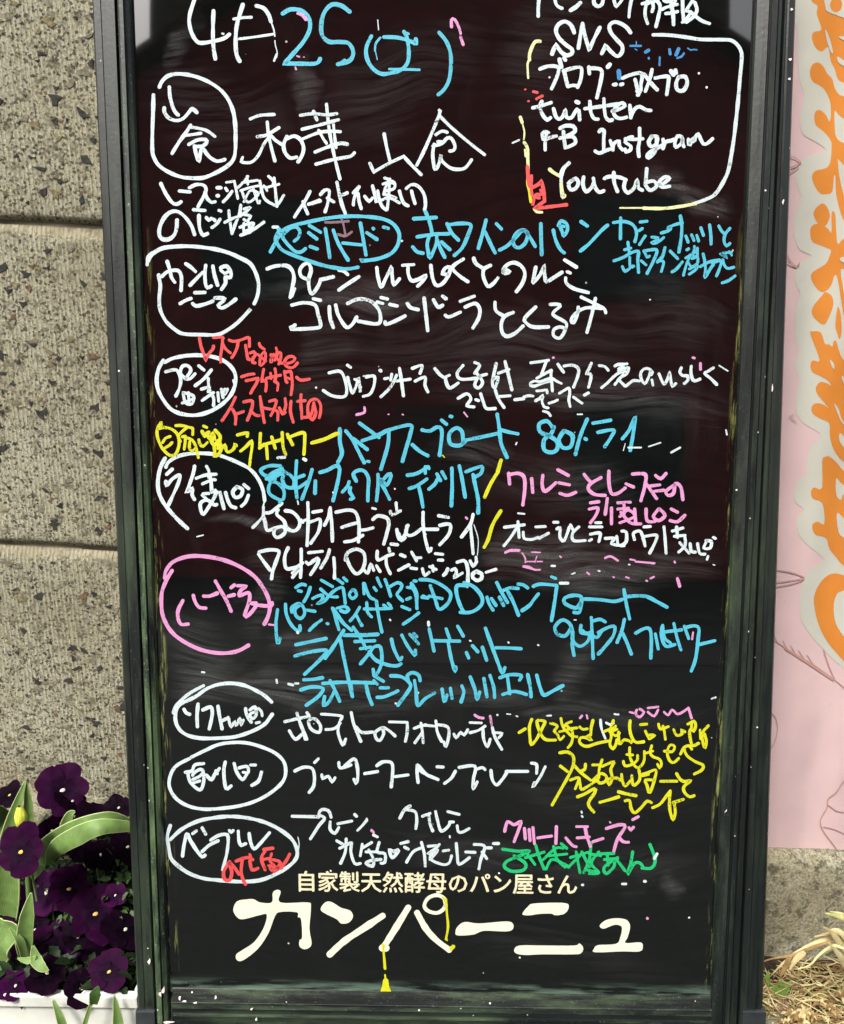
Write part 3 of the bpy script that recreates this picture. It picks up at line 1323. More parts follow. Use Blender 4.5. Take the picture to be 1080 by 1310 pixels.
r 4 605 355 660 340 715 330
r 4 638 315 642 355
r 4 672 280 680 340 670 375 695 395 690 445
r 4.2 745 300 755 370 765 385
r 4.2 748 310 790 300 800 340 805 400 795 480
r 4 770 350 790 360
r 4.4 838 345 870 368 935 360
r 4.4 368 500 340 560 305 620 265 680
r 4.4 345 590 370 640 368 705
r 4.2 365 632 430 608
r 4.4 432 535 490 525 500 545 490 600 460 675
r 4.2 485 600 520 635 550 640
r 4.4 558 495 570 580 580 640 590 692
r 4.2 575 580 635 590
r 4.2 630 530 675 520 680 545 660 600 640 640
r 4 655 590 680 600 695 620 692 675
r 4.2 705 580 730 625 750 615
r 4.2 750 510 755 560 745 600
r 4.4 795 530 790 600 800 650 812 690
r 4.4 872 480 870 540 875 600 878 660
r 4 845 530 905 525
r 4 880 655 930 650
r 4.2 925 630 925 560 950 520 990 515 1020 550 1022 610 1012 655
r 4.2 970 540 960 600 945 640 930 620
r 4.2 975 560 985 620 960 670 930 640
@670 455 8.308
#white line 赤ワイン煮のいちじく at the right
w 4 75 75 160 65 265 48
w 4 240 65 215 130 190 195
w 4 140 240 200 205 295 155
w 4 295 155 290 220 300 300 305 375
w 3.6 75 290 110 270 180 275 250 250 300 240 340 265 400 295
w 4 75 290 75 315 110 325 180 300 250 275 300 270
w 4.2 365 90 395 135 425 175
w 4.2 430 110 500 100 560 115 585 150 575 220 530 335
w 4.2 720 80 695 140 668 190 710 195 715 240 690 335
w 4 805 105 860 115 900 155
w 4.2 830 340 890 290 950 230 1010 185 1080 165
w 4 970 110 1000 95 1060 90
w 4 1010 140 1060 110
w 4 970 305 1000 270 1060 200
w 3.8 0 440 50 425 100 430
w 3.8 140 375 200 370 245 365 250 395
w 3.8 125 480 170 455 205 425 195 480 215 540 260 555
w 3.8 270 505 320 490 360 470
w 3.8 380 400 430 370 480 345 490 400 480 470 495 540
w 3.8 530 440 570 470 620 505
w 4 645 420 690 395
w 3.4 210 590 260 605 285 640
@790 455 7.714
w 3.8 0 90 50 85 95 80
w 3.8 10 150 60 130 110 120 90 180 30 215 0 250
w 3.8 40 100 60 120
w 4 20 245 60 285 80 300 120 270 160 245 215 250
w 3.8 325 155 300 230 270 275 235 230 230 170 265 130 310 130 345 165 330 190
w 3.8 340 240 350 290
w 4.2 410 180 435 240 460 280 490 240 515 165 515 165 525 230 540 300 575 275
w 4.2 630 120 615 160 640 195 690 200 695 240 660 275
w 4.2 728 105 725 170 745 240 780 245 815 230
w 4.2 945 120 900 150 860 175 920 225 980 285
@195 530 8.308
#yellow words 自家製ライサワー
y 4.2 95 90 60 140 50 200 65 270 100 350 150 410 200 440 250 420 280 350 285 280 265 210 210 160 130 140 60 155
y 4.6 90 90 95 120 70 130
y 4 110 300 140 255 190 235
y 4 130 360 180 330 210 300
y 4 250 120 320 120 400 140 430 150 430 215
y 4 370 140 320 180 280 230 300 290
y 4 320 240 350 235 350 290 340 370
y 4 370 250 420 270 450 310 470 370 490 460
y 4 400 290 395 350 420 390 460 360
y 4 495 270 510 320 540 340 585 300
y 4 545 125 580 140
y 5 530 180 560 230 600 190
y 5 580 200 610 260 640 200 660 260 620 260 660 330 700 280
y 5 670 170 720 230 715 300 700 360
y 4.6 620 250 655 330 665 400 660 440 700 430 740 360 720 310
y 4.2 720 390 770 330 790 390 820 400 870 360 880 315 895 335
y 4.2 905 220 960 205 1010 200 1010 235
y 4.2 940 390 1000 340 1055 285 1060 350 1045 450 1035 545
@190 420 4.5
y 4.6 645 605 640 690
y 4.6 640 690 675 670 685 750
y 4.6 680 665 770 640
y 4.6 710 625 730 690
y 4.6 770 600 775 680 790 725
y 4.6 800 610 830 670
y 4.6 805 630 890 600 900 640 895 725
y 4.6 940 660 1000 645 1080 605
@660 910 8.308
#yellow words 北海道 in the lower right
y 4.2 35 225 100 185
y 4.4 170 85 145 160 150 270 165 350 210 310 250 240 290 160 310 110 260 95 225 105 240 180 270 250 320 300 420 305
y 3.8 370 125 420 140 440 160 410 210 440 240 470 300 510 265
y 3.8 480 75 490 130 510 180 560 230 590 260 650 270
y 3.8 465 215 530 200 580 185 650 175
y 3.8 590 110 540 130 510 170
y 3.8 600 210 605 270 590 340 555 385
y 3.8 540 150 590 200
y 3.8 680 165 710 190 760 185
y 4.2 820 95 800 180 795 250 765 260 800 305 750 280 690 280 675 320 710 360 770 370 860 340 980 315
w 3.6 900 90 910 180 950 285
y 4 935 215 1000 190 1060 180
y 4 1035 95 1010 180 1015 260 1000 350 1030 395 1060 360 1075 300
y 3.8 1000 220 1075 190
w 3.2 960 120 1000 140 1040 125
@780 910 8
y 3.8 40 100 10 170 0 200
y 3.8 60 150 20 200 60 250 100 220
y 3.8 90 210 100 330 150 290 220 310 220 320
y 4.2 210 95 205 170 225 260 270 315 350 310
y 3.8 315 135 380 130
y 3.8 365 200 400 270 410 280 460 245 410 240
y 3.8 500 130 520 180 600 155
y 3.8 545 150 560 210 570 285
y 3.8 655 185 685 245 740 230 735 190 770 210
y 4 800 130 860 100 880 140 860 200 820 190 825 280 850 350 910 325
y 3.6 840 110 835 190
y 4 1010 145 960 200 945 250 960 340 975 370 990 310 970 230
y 3.6 925 190 930 280
#yellow words もちもち on the second yellow line
y 4 205 370 205 440 220 500 260 560 300 575 350 510 355 410
y 3.8 175 440 235 445
y 3.8 140 510 155 555 220 545 280 500 285 450
y 3.8 360 430 440 405
y 3.8 430 350 415 420 440 460 510 490 530 540 510 575 490 540
y 4 560 405 640 410 665 360 630 340 600 370 590 440 620 510 660 520 705 480
y 4 725 435 760 370 810 350 840 385
y 4 760 380 790 450 870 510 955 550 940 600 865 640
@700 960 5.4
#yellow words 発酵バターと in the third yellow line
y 4.4 88 15 140 10 180 40 180 100 150 170 100 260 35 375
y 4.4 92 108 140 145
y 4.2 185 100 230 150 300 205
y 4.2 265 95 260 130 230 145
y 3.8 160 205 220 190 195 265
y 4 220 190 230 240 240 270 310 230
y 3.8 315 100 370 100
y 4 380 65 360 130 355 190 320 220
y 4 315 205 370 160 410 180 400 215 360 225 345 190
y 4 380 110 460 80 440 130 450 190 430 235 420 200 480 190 505 205
y 4 515 165 520 210 540 245 575 210
y 4 585 175 590 225 605 240 640 200 635 135
y 4 640 170 690 155 750 135 745 190 710 290 690 240 680 205 740 205
y 4 700 165 660 175
y 4.4 785 213 895 212
y 4.4 895 160 920 200 950 215 990 210 945 250 950 290 985 320 1015 312
#yellow words マーラード at the end of the yellow lines
y 4.4 210 320 260 300 325 265 330 290 290 350 290 385 322 425
y 4.4 365 358 430 340 495 320
y 4.4 492 285 550 300 615 312
y 4.2 540 348 570 345 580 400 605 430 650 395 690 350 720 360
y 4.4 730 395 780 370 820 320 850 280
y 4.4 850 285 845 350 850 420 870 475 885 430 880 370
y 4.4 870 360 940 338
@790 270 6.75
#cyan small words カシューナッツと赤ワイン漬けレーズン
c 4.4 -35 100 50 90 120 110 155 150 165 200 150 265
c 4.4 28 60 25 240
c 4.2 195 95 255 88
c 4 185 170 215 150
c 4.2 190 290 215 250 240 215
c 3.6 295 225 340 230 350 240 295 275 340 275 400 228
c 4.2 378 190 440 170 465 145 430 145 490 120 560 100
c 4.4 543 42 555 130 550 230 530 355
c 4 590 215 610 270
c 4 640 205 660 255
c 4 685 210 700 260
c 4.4 720 145 742 210
c 4.4 795 120 805 200 808 285
c 4.4 875 130 900 175 930 200
c 4.4 970 150 930 200 920 260 940 300 970 280
c 4.2 90 270 100 350
c 4 60 335 115 320
c 4.4 -30 430 50 400 120 360 180 350 175 420 182 530
c 4 105 400 110 480 140 475
c 4 42 480 65 520 105 495
c 4 205 430 245 465
c 4.2 228 345 240 370 255 400 275 390
c 4.4 228 345 335 335 320 410 255 540
c 4.4 410 315 390 390 345 440
c 4.2 375 430 400 440 380 520
c 4.4 455 345 520 410
c 4.4 472 525 510 500 560 440
c 4 600 335 615 325
c 3.8 590 405 650 370 690 340
c 3.8 665 305 660 350 640 380 690 400
c 3.8 625 380 590 480 570 555
c 3.8 640 410 690 400 690 450 640 480 610 440
c 3.8 620 500 690 470 670 510 620 545
c 3.8 690 320 690 400
c 4.2 740 370 755 440 760 500 755 570 800 500 830 460
c 4 715 480 790 440 880 420
c 4 820 450 895 430 880 500 855 560
c 3.8 900 370 950 400 890 370 985 355
c 4 910 420 920 460 950 495 1005 485
c 3.8 965 350 985 380
c 4.2 905 620 960 600 1015 560
"""
BANNER = """
@0 0 1
#halo
F s 1021 -30 1020 40 1022 95 1025 108 1029 123 1024 145 1025 165 1030 174 1043 181 1056 191 1043 197 1028 203 1019.5 218 1019.5 236 1026 253 1021 265 1016.5 282 1017 304 1024 320 1038 327 1024 335 1018 347 1018 363 1024 376 1018 396 1018 418 1018 436 1022.6 448 1017 466 1023 487 1018 508 1019.5 529 1030 543 1046 552 1049 560 1037 573 1033 590 1032 607 1022 613 1018 624 1017 642 1029 652 1019.5 664 1022 683 1033 697 1054 716 1037 728 1030 741 1024 756 1024 786 1030 802 1048 825 1080 855 1120 870 1165 850 1180 800 1172 700 1180 600 1170 500 1182 400 1170 300 1180 200 1172 100 1180 -30
#orange
F o 1030 -30 1038 0 1046 7 1045 16 1047 24 1051 38 1041 41 1039 49 1043 60 1051 66 1058.6 60 1061 65 1063 78 1068 88 1072 101 1080 106 1100 112 1150 108 1158 60 1150 -30
F o 1036.6 90 1040 82 1047.6 80 1054 85.5 1058.6 94 1065 101 1068 112 1073 120 1080 123 1100 128 1145 125 1150 150 1100 158 1080 151.5 1073 146.5 1068 141.5 1068 160 1070 175 1080 183 1110 190 1140 205 1110 215 1085 214 1071 201.5 1072 203 1074 225 1080 250 1090 270 1110 290 1105 300 1090 292 1080 282 1075 270 1070 248 1069 226 1067 226 1065 245 1057 248.5 1049 247 1041.5 236 1039 226 1043 218.6 1055 215.6 1061 211 1063.5 200 1064 183 1060 175 1052.5 167 1044 160 1042 150 1044 142 1050 141 1057 147 1061 155 1063 150 1063 135 1061 126 1056 116 1050 110 1041 105 1037 98
F o 1041 273 1045 265 1053 260 1059 266 1062 275 1060 283 1055 290 1050 289 1044 282
F o 1037 300 1037 293 1040 288 1047 286 1053 288 1060 293 1064 297 1064 275 1066 270 1069 275 1070 295 1072 312 1080 305 1100 300 1140 305 1150 330 1110 342 1085 345 1076 345 1079 370 1084 395 1082 410 1078 395 1072 357 1068 352 1063.5 365 1056 372.5 1049 372.5 1043 366 1038 356.6 1040 348 1056 338 1061 328.5 1063.5 320 1058 317 1050 314 1041 310 1038 306
F o 1056 373.5 1063.5 377.4 1066.5 387 1063.5 399 1056 414 1049 413 1040 404 1039 395.7 1044 387 1052.5 377.4
F o 1072 392 1076 403 1077 424 1074.5 433.6 1071 425 1069 415
F o 1037 427.5 1040 424 1049 424.4 1052.5 430 1055.6 440 1061 440.3 1065 443.4 1066.6 437 1070 436.6 1074 449.5 1080 460.5 1100 470 1150 480 1155 520 1120 540 1140 570 1150 600 1110 606 1080 591 1067 575 1062 558 1061 541 1049 535 1040 529 1038.5 521.5 1043 516 1052.5 517 1060.5 522 1054 514 1046 504 1044 496 1049 489 1058 490 1063.5 493.4 1060 487 1048 480 1040 476 1037 468 1040 461 1049 460.5
F o 1052 590 1056 584.4 1062 584.4 1071 592 1080 603 1100 620 1150 630 1155 690 1140 730 1100 735 1080 724 1070 713 1061 701 1057 688 1045 684.6 1040 678 1040 670.5 1046.4 667.5 1055 670 1052.5 643.7 1040 637.6 1038 629 1041.5 623.5 1052 624
F o 1068 733.4 1057 737.7 1047.6 748.7 1042 762 1042 774 1046 794 1055 815 1070 835 1088 852 1110 858 1140 845 1155 800 1140 760 1110 742 1080 736
#gaps
F s 1056 -30 1056 8 1060 15 1070 19 1085 23 1100 10 1100 -30
F o 1062 6 1065 -1 1070 -4 1076 0 1077.5 6 1075 13 1069 15.5 1064 12
F s 1056 37 1062 50 1066 67 1063 66 1058 52
F s 1072 72 1085 81 1100 84 1085 86 1073 80
F s 1073 47 1085 47 1100 52 1084 53
F s 1062 460 1067 465 1067.5 472 1064 468
F s 1067 516 1073 523 1076 533 1082 545 1077 540 1073 532
F s 1075 554 1085 563 1100 570 1085 574 1080 573 1074 563
F s 1070 612 1076 618 1084 624 1084 628 1078 634 1076 640 1070 633
F s 1071 656 1084 667 1100 672 1084 690 1080 688 1073 681
F s 1085 756 1076 757 1071 760 1067 773 1068 793 1075 808 1088 822 1105 825 1118 800 1110 770
F s 1077 484 1080 482 1090 500 1084 498
F s 1075 330 1079 336 1095 332 1085 328
#lines
q 1.2 986 816 1010 832 1040 850 1071 872 1090 890
q 2.6 1005 830 1030 846 1066 870
q 1 990 812 995 822
q 1 1002 820 1007 830
q 1 1012 826 1018 837
q 1 1022 832 1029 843
q 1 1033 838 1040 849
q 1.6 1054 831 1060 850 1068 869
q 1.2 984 909 992 918 995 932 991 950 984 960
q 1.6 1090 990 1080 999 1070 1014 1060 1022 1058 1034 1050 1049 1053 1062 1066 1080 1075 1092
q 1.2 1060 1030 1072 1038 1090 1040
q 1.2 1054 1058 1070 1062 1090 1072
q 1.4 985 728 1005 731 1018 734 1029 739 1026 742
q 1.2 985 746 1005 744 1028 740
q 1.2 985 752 1010 748 1026 743
q 1.4 1008 199 1018 202 1025 207
q 1.6 1008 214 1015 213 1024 208
q 1.2 1008 223 1015 218 1022 214
q 1.4 1002 331 1010 337 1019 341 1023 336
q 1.2 1005 322 1012 334 1019 341
q 0.9 1019 540 1012 534
q 0.9 1016 530 1010 533
"""
# ------------------------------------------------------------ ground, bed and street
pave = NT('paving'); f = pave.noise(60, detail=6, rough=0.7)
PAVE = pave.done(pave.mix(f, (0.012, 0.015, 0.014), (0.032, 0.036, 0.035)), 0.9, pave.bump(f, 0.6, 0.004), 0.2)
ground = mk('ground', [(-150, -150, 0), (150, -150, 0), (150, 60, 0), (-150, 60, 0)], [(0, 1, 2, 3)], PAVE); tag(ground, kind='structure')
ro = NT('asphalt'); f = ro.noise(90, detail=6, rough=0.8)
ASPH = ro.done(ro.mix(f, (0.022, 0.025, 0.024), (0.045, 0.048, 0.046)), 0.85, ro.bump(f, 0.6, 0.005), 0.25)
road = mk('road', [(-150, -9, 0.004), (150, -9, 0.004), (150, -3.2, 0.004), (-150, -3.2, 0.004)], [(0, 1, 2, 3)], ASPH); tag(road, kind='structure')

# ------------------------------------------------------------ stone wall
YW = 0.27
TILT = -0.055                                  # the courses run slightly downhill to the right
wall = empty('stone_wall', (0, YW, 0), 'rough buff wall of pebbly combed concrete blocks behind the menu board', 'wall')
jz = []
for px, py in ((133, 287), (153, 703), (172, 1036)):
    p = at_y(px, py, YW); jz.append(p.z - TILT * p.x)
hgt = jz[0] - jz[1]
levels = [jz[0] + 3 * hgt, jz[0] + 2 * hgt, jz[0] + hgt] + jz
joint = 0.0045
mort = flat('mortar', (0.34, 0.31, 0.23), 0.95, 0.1, 0.3, 40, 0.002)
back = mk('mortar', *boxg(-3, 3, 0.0085, 0.25, 0, levels[0] - 0.02), mort, wall)
back.location = (0, 0, 0)
def stone_block(x0, x1, zt, zb, mat=STONE, proud=0.0, name='stone_block'):
    """a block whose top and bottom follow the tilted course; rounded, slightly chipped arrises"""
    nx = max(4, int((x1 - x0) / 0.02)); nz = max(4, int((zt - zb) / 0.006)); vs = []; fs = []; lit_lip = []
    for j in range(nz + 1):
        for i in range(nx + 1):
            a = i / nx; b = j / nz
            x = x0 + (x1 - x0) * a; z = zb + (zt - zb) * b
            e = min(x - x0, x1 - x, z - zb, zt - z)
            ch = (0.016 if zt - z < z - zb else 0.007) * (0.6 + 0.8 * noise.noise(Vector((x * 14, z * 14, 3))))
            d = min(0.0075, max(0, 1 - e / max(0.004, ch)) ** 1.6 * ch)
            d += 0.0012 * noise.noise(Vector((x * 9, z * 9, 1)))
            vs.append((x, -proud + d, z + TILT * x)); lit_lip.append(max(0.0, min(1.0, (0.013 + 0.006 * noise.noise(Vector((x * 20, 5, 0))) - (zt - z)) / 0.005)))
    W = nx + 1
    for j in range(nz):
        for i in range(nx): fs.append((j * W + i, j * W + i + 1, (j + 1) * W + i + 1, (j + 1) * W + i))
    n0 = len(vs); ring = [i for i in range(W)] + [j * W + nx for j in range(1, nz + 1)] + [nz * W + i for i in range(nx - 1, -1, -1)] + [j * W for j in range(nz - 1, 0, -1)]
    for k in ring: v = vs[k]; vs.append((v[0], 0.045, v[2]))
    for q in range(len(ring)):
        r2 = (q + 1) % len(ring); fs.append((ring[r2], ring[q], n0 + q, n0 + r2))
    o = mk(name, vs, fs, mat, wall, smooth=True); lit_lip += [0.0] * (len(vs) - len(lit_lip))
    o.data.attributes.new('lit_lip', 'FLOAT', 'POINT').data.foreach_set('value', lit_lip)
    return o
PEB = [flat('pebble_dark', (0.035, 0.034, 0.030), 0.8, 0.15, 0.6, 260, 0.001), flat('pebble_grey', (0.17, 0.155, 0.115), 0.9, 0.1, 0.5, 320, 0.0015),
       flat('pebble_brown', (0.12, 0.075, 0.048), 0.9, 0.1, 0.5, 300, 0.001), flat('pebble_olive', (0.17, 0.145, 0.085), 0.9, 0.1, 0.5, 300, 0.0015)]
def pebbles(block, x0, x1, zt, zb, n, seed, proud=0.0):
    rr = random.Random(seed); vs = []; fs = []; mi = []
    for k in range(n):
        x = rr.uniform(x0 + .012, x1 - .012); z = rr.uniform(zb + .014, zt - .014)
        s = 0.0012 + 0.0078 * rr.random() ** 3.2
        m = rr.choice([0, 0, 0, 0, 1, 1, 1, 2, 3, 3]); nn = rr.randint(5, 8); a0 = rr.uniform(0, 6.3); el = rr.uniform(0.45, 1)
        rot = rr.uniform(-0.5, 0.5); b = len(vs)
        y0 = -proud + 0.0012 * noise.noise(Vector((x * 9, z * 9, 1)))
        for ringk, (sc, yy) in enumerate(((1, 0.0007), (0.8, -0.0005))):
            for q in range(nn):
                a = a0 + q * 6.283 / nn; r = s * sc * (0.75 + 0.35 * math.sin(q * 2.3 + a0 * 3))
                dx, dz = r * math.cos(a), r * el * math.sin(a)
                xx = x + dx * math.cos(rot) - dz * math.sin(rot); zz = z + dx * math.sin(rot) + dz * math.cos(rot)
                vs.append((xx, y0 + yy - 0.0004 * rr.random(), zz + TILT * xx))
        for q in range(nn): q2 = (q + 1) % nn; fs.append((b + q, b + q2, b + nn + q2, b + nn + q)); mi.append(m)
        fs.append(tuple(b + nn + q for q in range(nn))); mi.append(m)
    o = mk('embedded_pebbles', vs, fs, PEB, block, mi, smooth=False); tag(o, kind='stuff')
for li in range(len(levels) - 1):
    zt, zb = levels[li] - joint, levels[li + 1]
    off = 0.35 if li % 2 else 0.0
    xs = [-2.9 + off, -1.75 + off, -0.62 + (0.0 if li % 2 == 0 else -0.1), 0.42 if li % 2 == 0 else 0.60, 1.55, 2.7]
    for k in range(len(xs) - 1):
        b = stone_block(xs[k], xs[k + 1] - 0.006, zt, zb)
        if xs[k] < -0.2 and xs[k + 1] > -0.45 and li >= 2:
            pebbles(b, -0.62, -0.2, zt, zb, 900, li * 7 + k)
# plinth at the foot of the wall: slightly proud, with a worn rounded top
zb = 0.0
def plinth(x0, x1, seed):
    nx = int((x1 - x0) / 0.008); prof = []
    vs = []; fs = []
    for i in range(nx + 1):
        x = x0 + (x1 - x0) * i / nx
        sag = 0.007 * noise.noise(Vector((x * 7, seed, 0))) + 0.002 * noise.noise(Vector((x * 45, seed, 4)))
        zt = ZP(x) + sag
        pts = [(0.02, zt), (-0.018, zt - 0.001), (-0.027, zt - 0.005), (-0.031, zt - 0.013 + 0.002 * noise.noise(Vector((x * 60, 1, seed)))), (-0.033, zt - 0.03)]
        for q in range(1, 10):
            z = (zt - 0.03) * (1 - q / 9)
            pts.append((-0.034 - 0.004 * noise.noise(Vector((x * 16, z * 16, seed))), z))
        for (y, z) in pts: vs.append((x, y, z))
    n = 14
    for i in range(nx):
        for j in range(n - 1): a = i * n + j; fs.append((a, a + 1, a + n + 1, a + n))
    fs.append(tuple(range(n - 1, -1, -1))); fs.append(tuple(nx * n + j for j in range(n)))
    return mk('plinth', vs, fs, PLINTH, wall, smooth=True)
pr = at_y(1030, 1097, YW - 0.030); pl = at_y(150, 1040, YW - 0.030)
def ZP(x): return pl.z + (pr.z - pl.z) * (x - pl.x) / (pr.x - pl.x)
for a, b, s in ((-2.9, -0.85, 1), (-0.84, 0.20, 2), (0.208, 1.3, 3), (1.31, 2.7, 5)): plinth(a, b, s)

# ------------------------------------------------------------ shop banner on the wall
YB = YW - 0.012
ban = empty('shop_banner', (0, 0, 0), 'pink cloth banner with orange lettering outlined in pale grey, hanging beside the board', 'banner')
def cloth(name, col, var=0.06):
    t = NT(name); f = t.noise(14, detail=3); f2 = t.noise(700, detail=2); sp = t.noise(160, detail=4, rough=0.7)
    c = t.mix(t.ramp(f, [(0.3, 0), (0.7, 1)]), tuple(v * (1 - var) for v in col), tuple(min(1, v * (1 + var)) for v in col))
    c = t.mix(t.ramp(sp, [(0.66, 0), (0.74, 0.35)]), c, tuple(v * 0.55 for v in col))
    wv = t.n('TexWave', wave_type='BANDS', bands_direction='X'); t.put(wv.inputs[0], t.co); wv.inputs['Scale'].default_value = 5; wv.inputs['Distortion'].default_value = 2.0
    return t.done(c, 0.75, t.bump(f2, 0.25, 0.0004, t.bump(wv.outputs['Fac'], 0.35, 0.012)), 0.2)
BC = {'pink': cloth('banner_pink', (0.54, 0.39, 0.39)), 's': cloth('banner_pale', (0.45, 0.445, 0.385)), 'o': cloth('banner_orange', (0.53, 0.19, 0.03), 0.08), 'q': cloth('banner_brown', (0.40, 0.23, 0.20))}
b0 = at_y(975, -60, YB); b1 = at_y(1080, 1115, YB)
zlow = at_y(990, 1096, YB).z
vs, fs = boxg(b0.x, b0.x + 0.42, YB, YB + 0.0012, zlow - 0.012, 2.0)
mk('cloth', vs, fs, BC['pink'], ban)
def smooth_closed(P, n=4):
    out = []; L = len(P)
    for i in range(L):
        p0, p1, p2, p3 = P[i - 1], P[i], P[(i + 1) % L], P[(i + 2) % L]
        for k in range(n): out.append(cr(p0, p1, p2, p3, k / n))
    return out
def cr(p0, p1, p2, p3, t):
    t2, t3 = t * t, t * t * t
    return tuple(0.5 * (2 * b + (c - a) * t + (2 * a - 5 * b + 4 * c - d) * t2 + (3 * b - a - 3 * c + d) * t3) for a, b, c, d in zip(p0, p1, p2, p3))
def dedupe(P, eps=1e-3):
    o = [P[0]]
    for p in P[1:]:
        if abs(p[0] - o[-1][0]) + abs(p[1] - o[-1][1]) > eps: o.append(p)
    return o
def smooth_open(P, n=6):
    out = []
    for i in range(len(P) - 1):
        a = P[i - 1] if i else P[0]; d = P[i + 2] if i + 2 < len(P) else P[-1]
        if P[i] == P[i + 1]: continue
        if i and P[i - 1] == P[i]: a = P[i]
        m = max(2, min(n, int(math.dist(P[i], P[i + 1]) / 2.0)))
        for k in range(m): out.append(cr(a, P[i], P[i + 1], d, k / m))
    out.append(P[-1])
    return dedupe(out, 0.05)
RN = random.Random(3)
def ribbon(P, w, cap=5, wob=0.08):
    """outline of a pen stroke in picture-plane units: left side, round end, right side, round start"""
    if len(P) == 1: P = [P[0], (P[0][0] + 0.3, P[0][1])]
    n = len(P); L = []; Rr = []; ph = RN.uniform(0, 99); acc = 0
    T = []
    for i in range(n):
        a = P[max(0, i - 1)]; b = P[min(n - 1, i + 1)]
        dx, dy = b[0] - a[0], b[1] - a[1]; l = math.hypot(dx, dy) or 1
        T.append((dx / l, dy / l))
    for i in range(n):
        if i: acc += math.dist(P[i], P[i - 1])
        tx, ty = T[i]; k = 1
        if 0 < i < n - 1:
            sx, sy = P[i][0] - P[i - 1][0], P[i][1] - P[i - 1][1]; sl = math.hypot(sx, sy) or 1
            cc = abs((sx * tx + sy * ty) / sl); k = min(1.35, 1 / max(cc, 0.5))
        h = w / 2 * (1 + wob * noise.noise(Vector((acc * 0.09, ph, 0))) * 2) * k
        L.append((P[i][0] - ty * h, P[i][1] + tx * h)); Rr.append((P[i][0] + ty * h, P[i][1] - tx * h))
    h = w / 2
    def arc(p, t, s):
        a0 = math.atan2(t[1], t[0]); o = []
        for q in range(1, cap): a = a0 + math.pi / 2 - math.pi * q / cap if s > 0 else a0 - math.pi / 2 - math.pi * q / cap; o.append((p[0] + h * math.cos(a), p[1] + h * math.sin(a)))
        return o
    return L, Rr, arc(P[-1], T[-1], 1), arc(P[0], T[0], -1)
def stroke_mesh(P, w, to3, vs, fs, at=None):
    L, Rr, e, s = ribbon(P, w, wob=0.08 if at is None else 0.13); b = len(vs); n = len(L)
    M = [((l[0] + r[0]) / 2, (l[1] + r[1]) / 2) for l, r in zip(L, Rr)]
    tone = RN.uniform(0.0, 1.0)
    for p in L + M + Rr: vs.append(to3(*p))
    for i in range(n - 1):
        fs.append((b + i, b + i + 1, b + n + i + 1, b + n + i)); fs.append((b + n + i, b + n + i + 1, b + 2 * n + i + 1, b + 2 * n + i))
    c = len(vs)
    for p in e: vs.append(to3(*p))
    ch = [b + n - 1] + list(range(c, c + len(e))) + [b + 3 * n - 1]
    for q in range(len(ch) - 1): fs.append((ch[q], ch[q + 1], b + 2 * n - 1))
    c = len(vs)
    for p in s: vs.append(to3(*p))
    ch = [b + 2 * n] + list(range(c, c + len(s))) + [b]
    for q in range(len(ch) - 1): fs.append((ch[q], ch[q + 1], b + n))
    if at is not None:
        at[0] += [1.0] * n + [0.0] * n + [1.0] * n + [1.0] * (len(e) + len(s)); at[1] += [tone] * (3 * n + len(e) + len(s))
def fill_mesh(P, to3, vs, fs):
    b = len(vs)
    for p in P: vs.append(to3(*p))
    for t in tessellate_polygon([[Vector((p[0], p[1], 0)) for p in P]]): fs.append(tuple(b + i for i in t))
def solidify(vs, fs, nrm, th):
    """give a sheet a real thickness"""
    return vs, fs
lay = 0; nm = {'halo': 'lettering_outline', 'orange': 'lettering', 'gaps': 'lettering_counter', 'lines': 'line_drawing'}
cur = None; groups = []
for ln in BANNER.strip().splitlines():
    if ln[0] == '@': continue
    if ln[0] == '#': cur = [ln[1:], [], [], [], []]; groups.append(cur); continue
    tk = ln.split(); lay += 1; Y = YB - 0.0003 - 0.00003 * lay
    to3 = lambda x, y, Y=Y: at_y(x, y, Y)
    n0 = len(cur[2])
    if tk[0] == 'F':
        q = list(map(float, tk[2:])); P = smooth_closed([(q[i], q[i + 1]) for i in range(0, len(q), 2)], 3)
        fill_mesh(dedupe(P), to3, cur[1], cur[2]); c = tk[1]
    else:
        q = list(map(float, tk[2:])); stroke_mesh(smooth_open([(q[i], q[i + 1]) for i in range(0, len(q), 2)], 5), float(tk[1]), to3, cur[1], cur[2]); c = tk[0]
    cur[3] += [['s', 'o', 'q'].index(c)] * (len(cur[2]) - n0)
for g in groups: mk(nm[g[0]], g[1], g[2], [BC['s'], BC['o'], BC['q']], ban, g[3])
for i in range(2):
    vs, fs = boxg(b0.x - 0.01, b0.x + 0.43, YB - 0.004, YB + 0.004, 2.0 + i * 0.012, 2.008 + i * 0.012)
mk('hanging_rod', vs, fs, flat('rod_metal', (0.3, 0.3, 0.3), 0.4), ban)

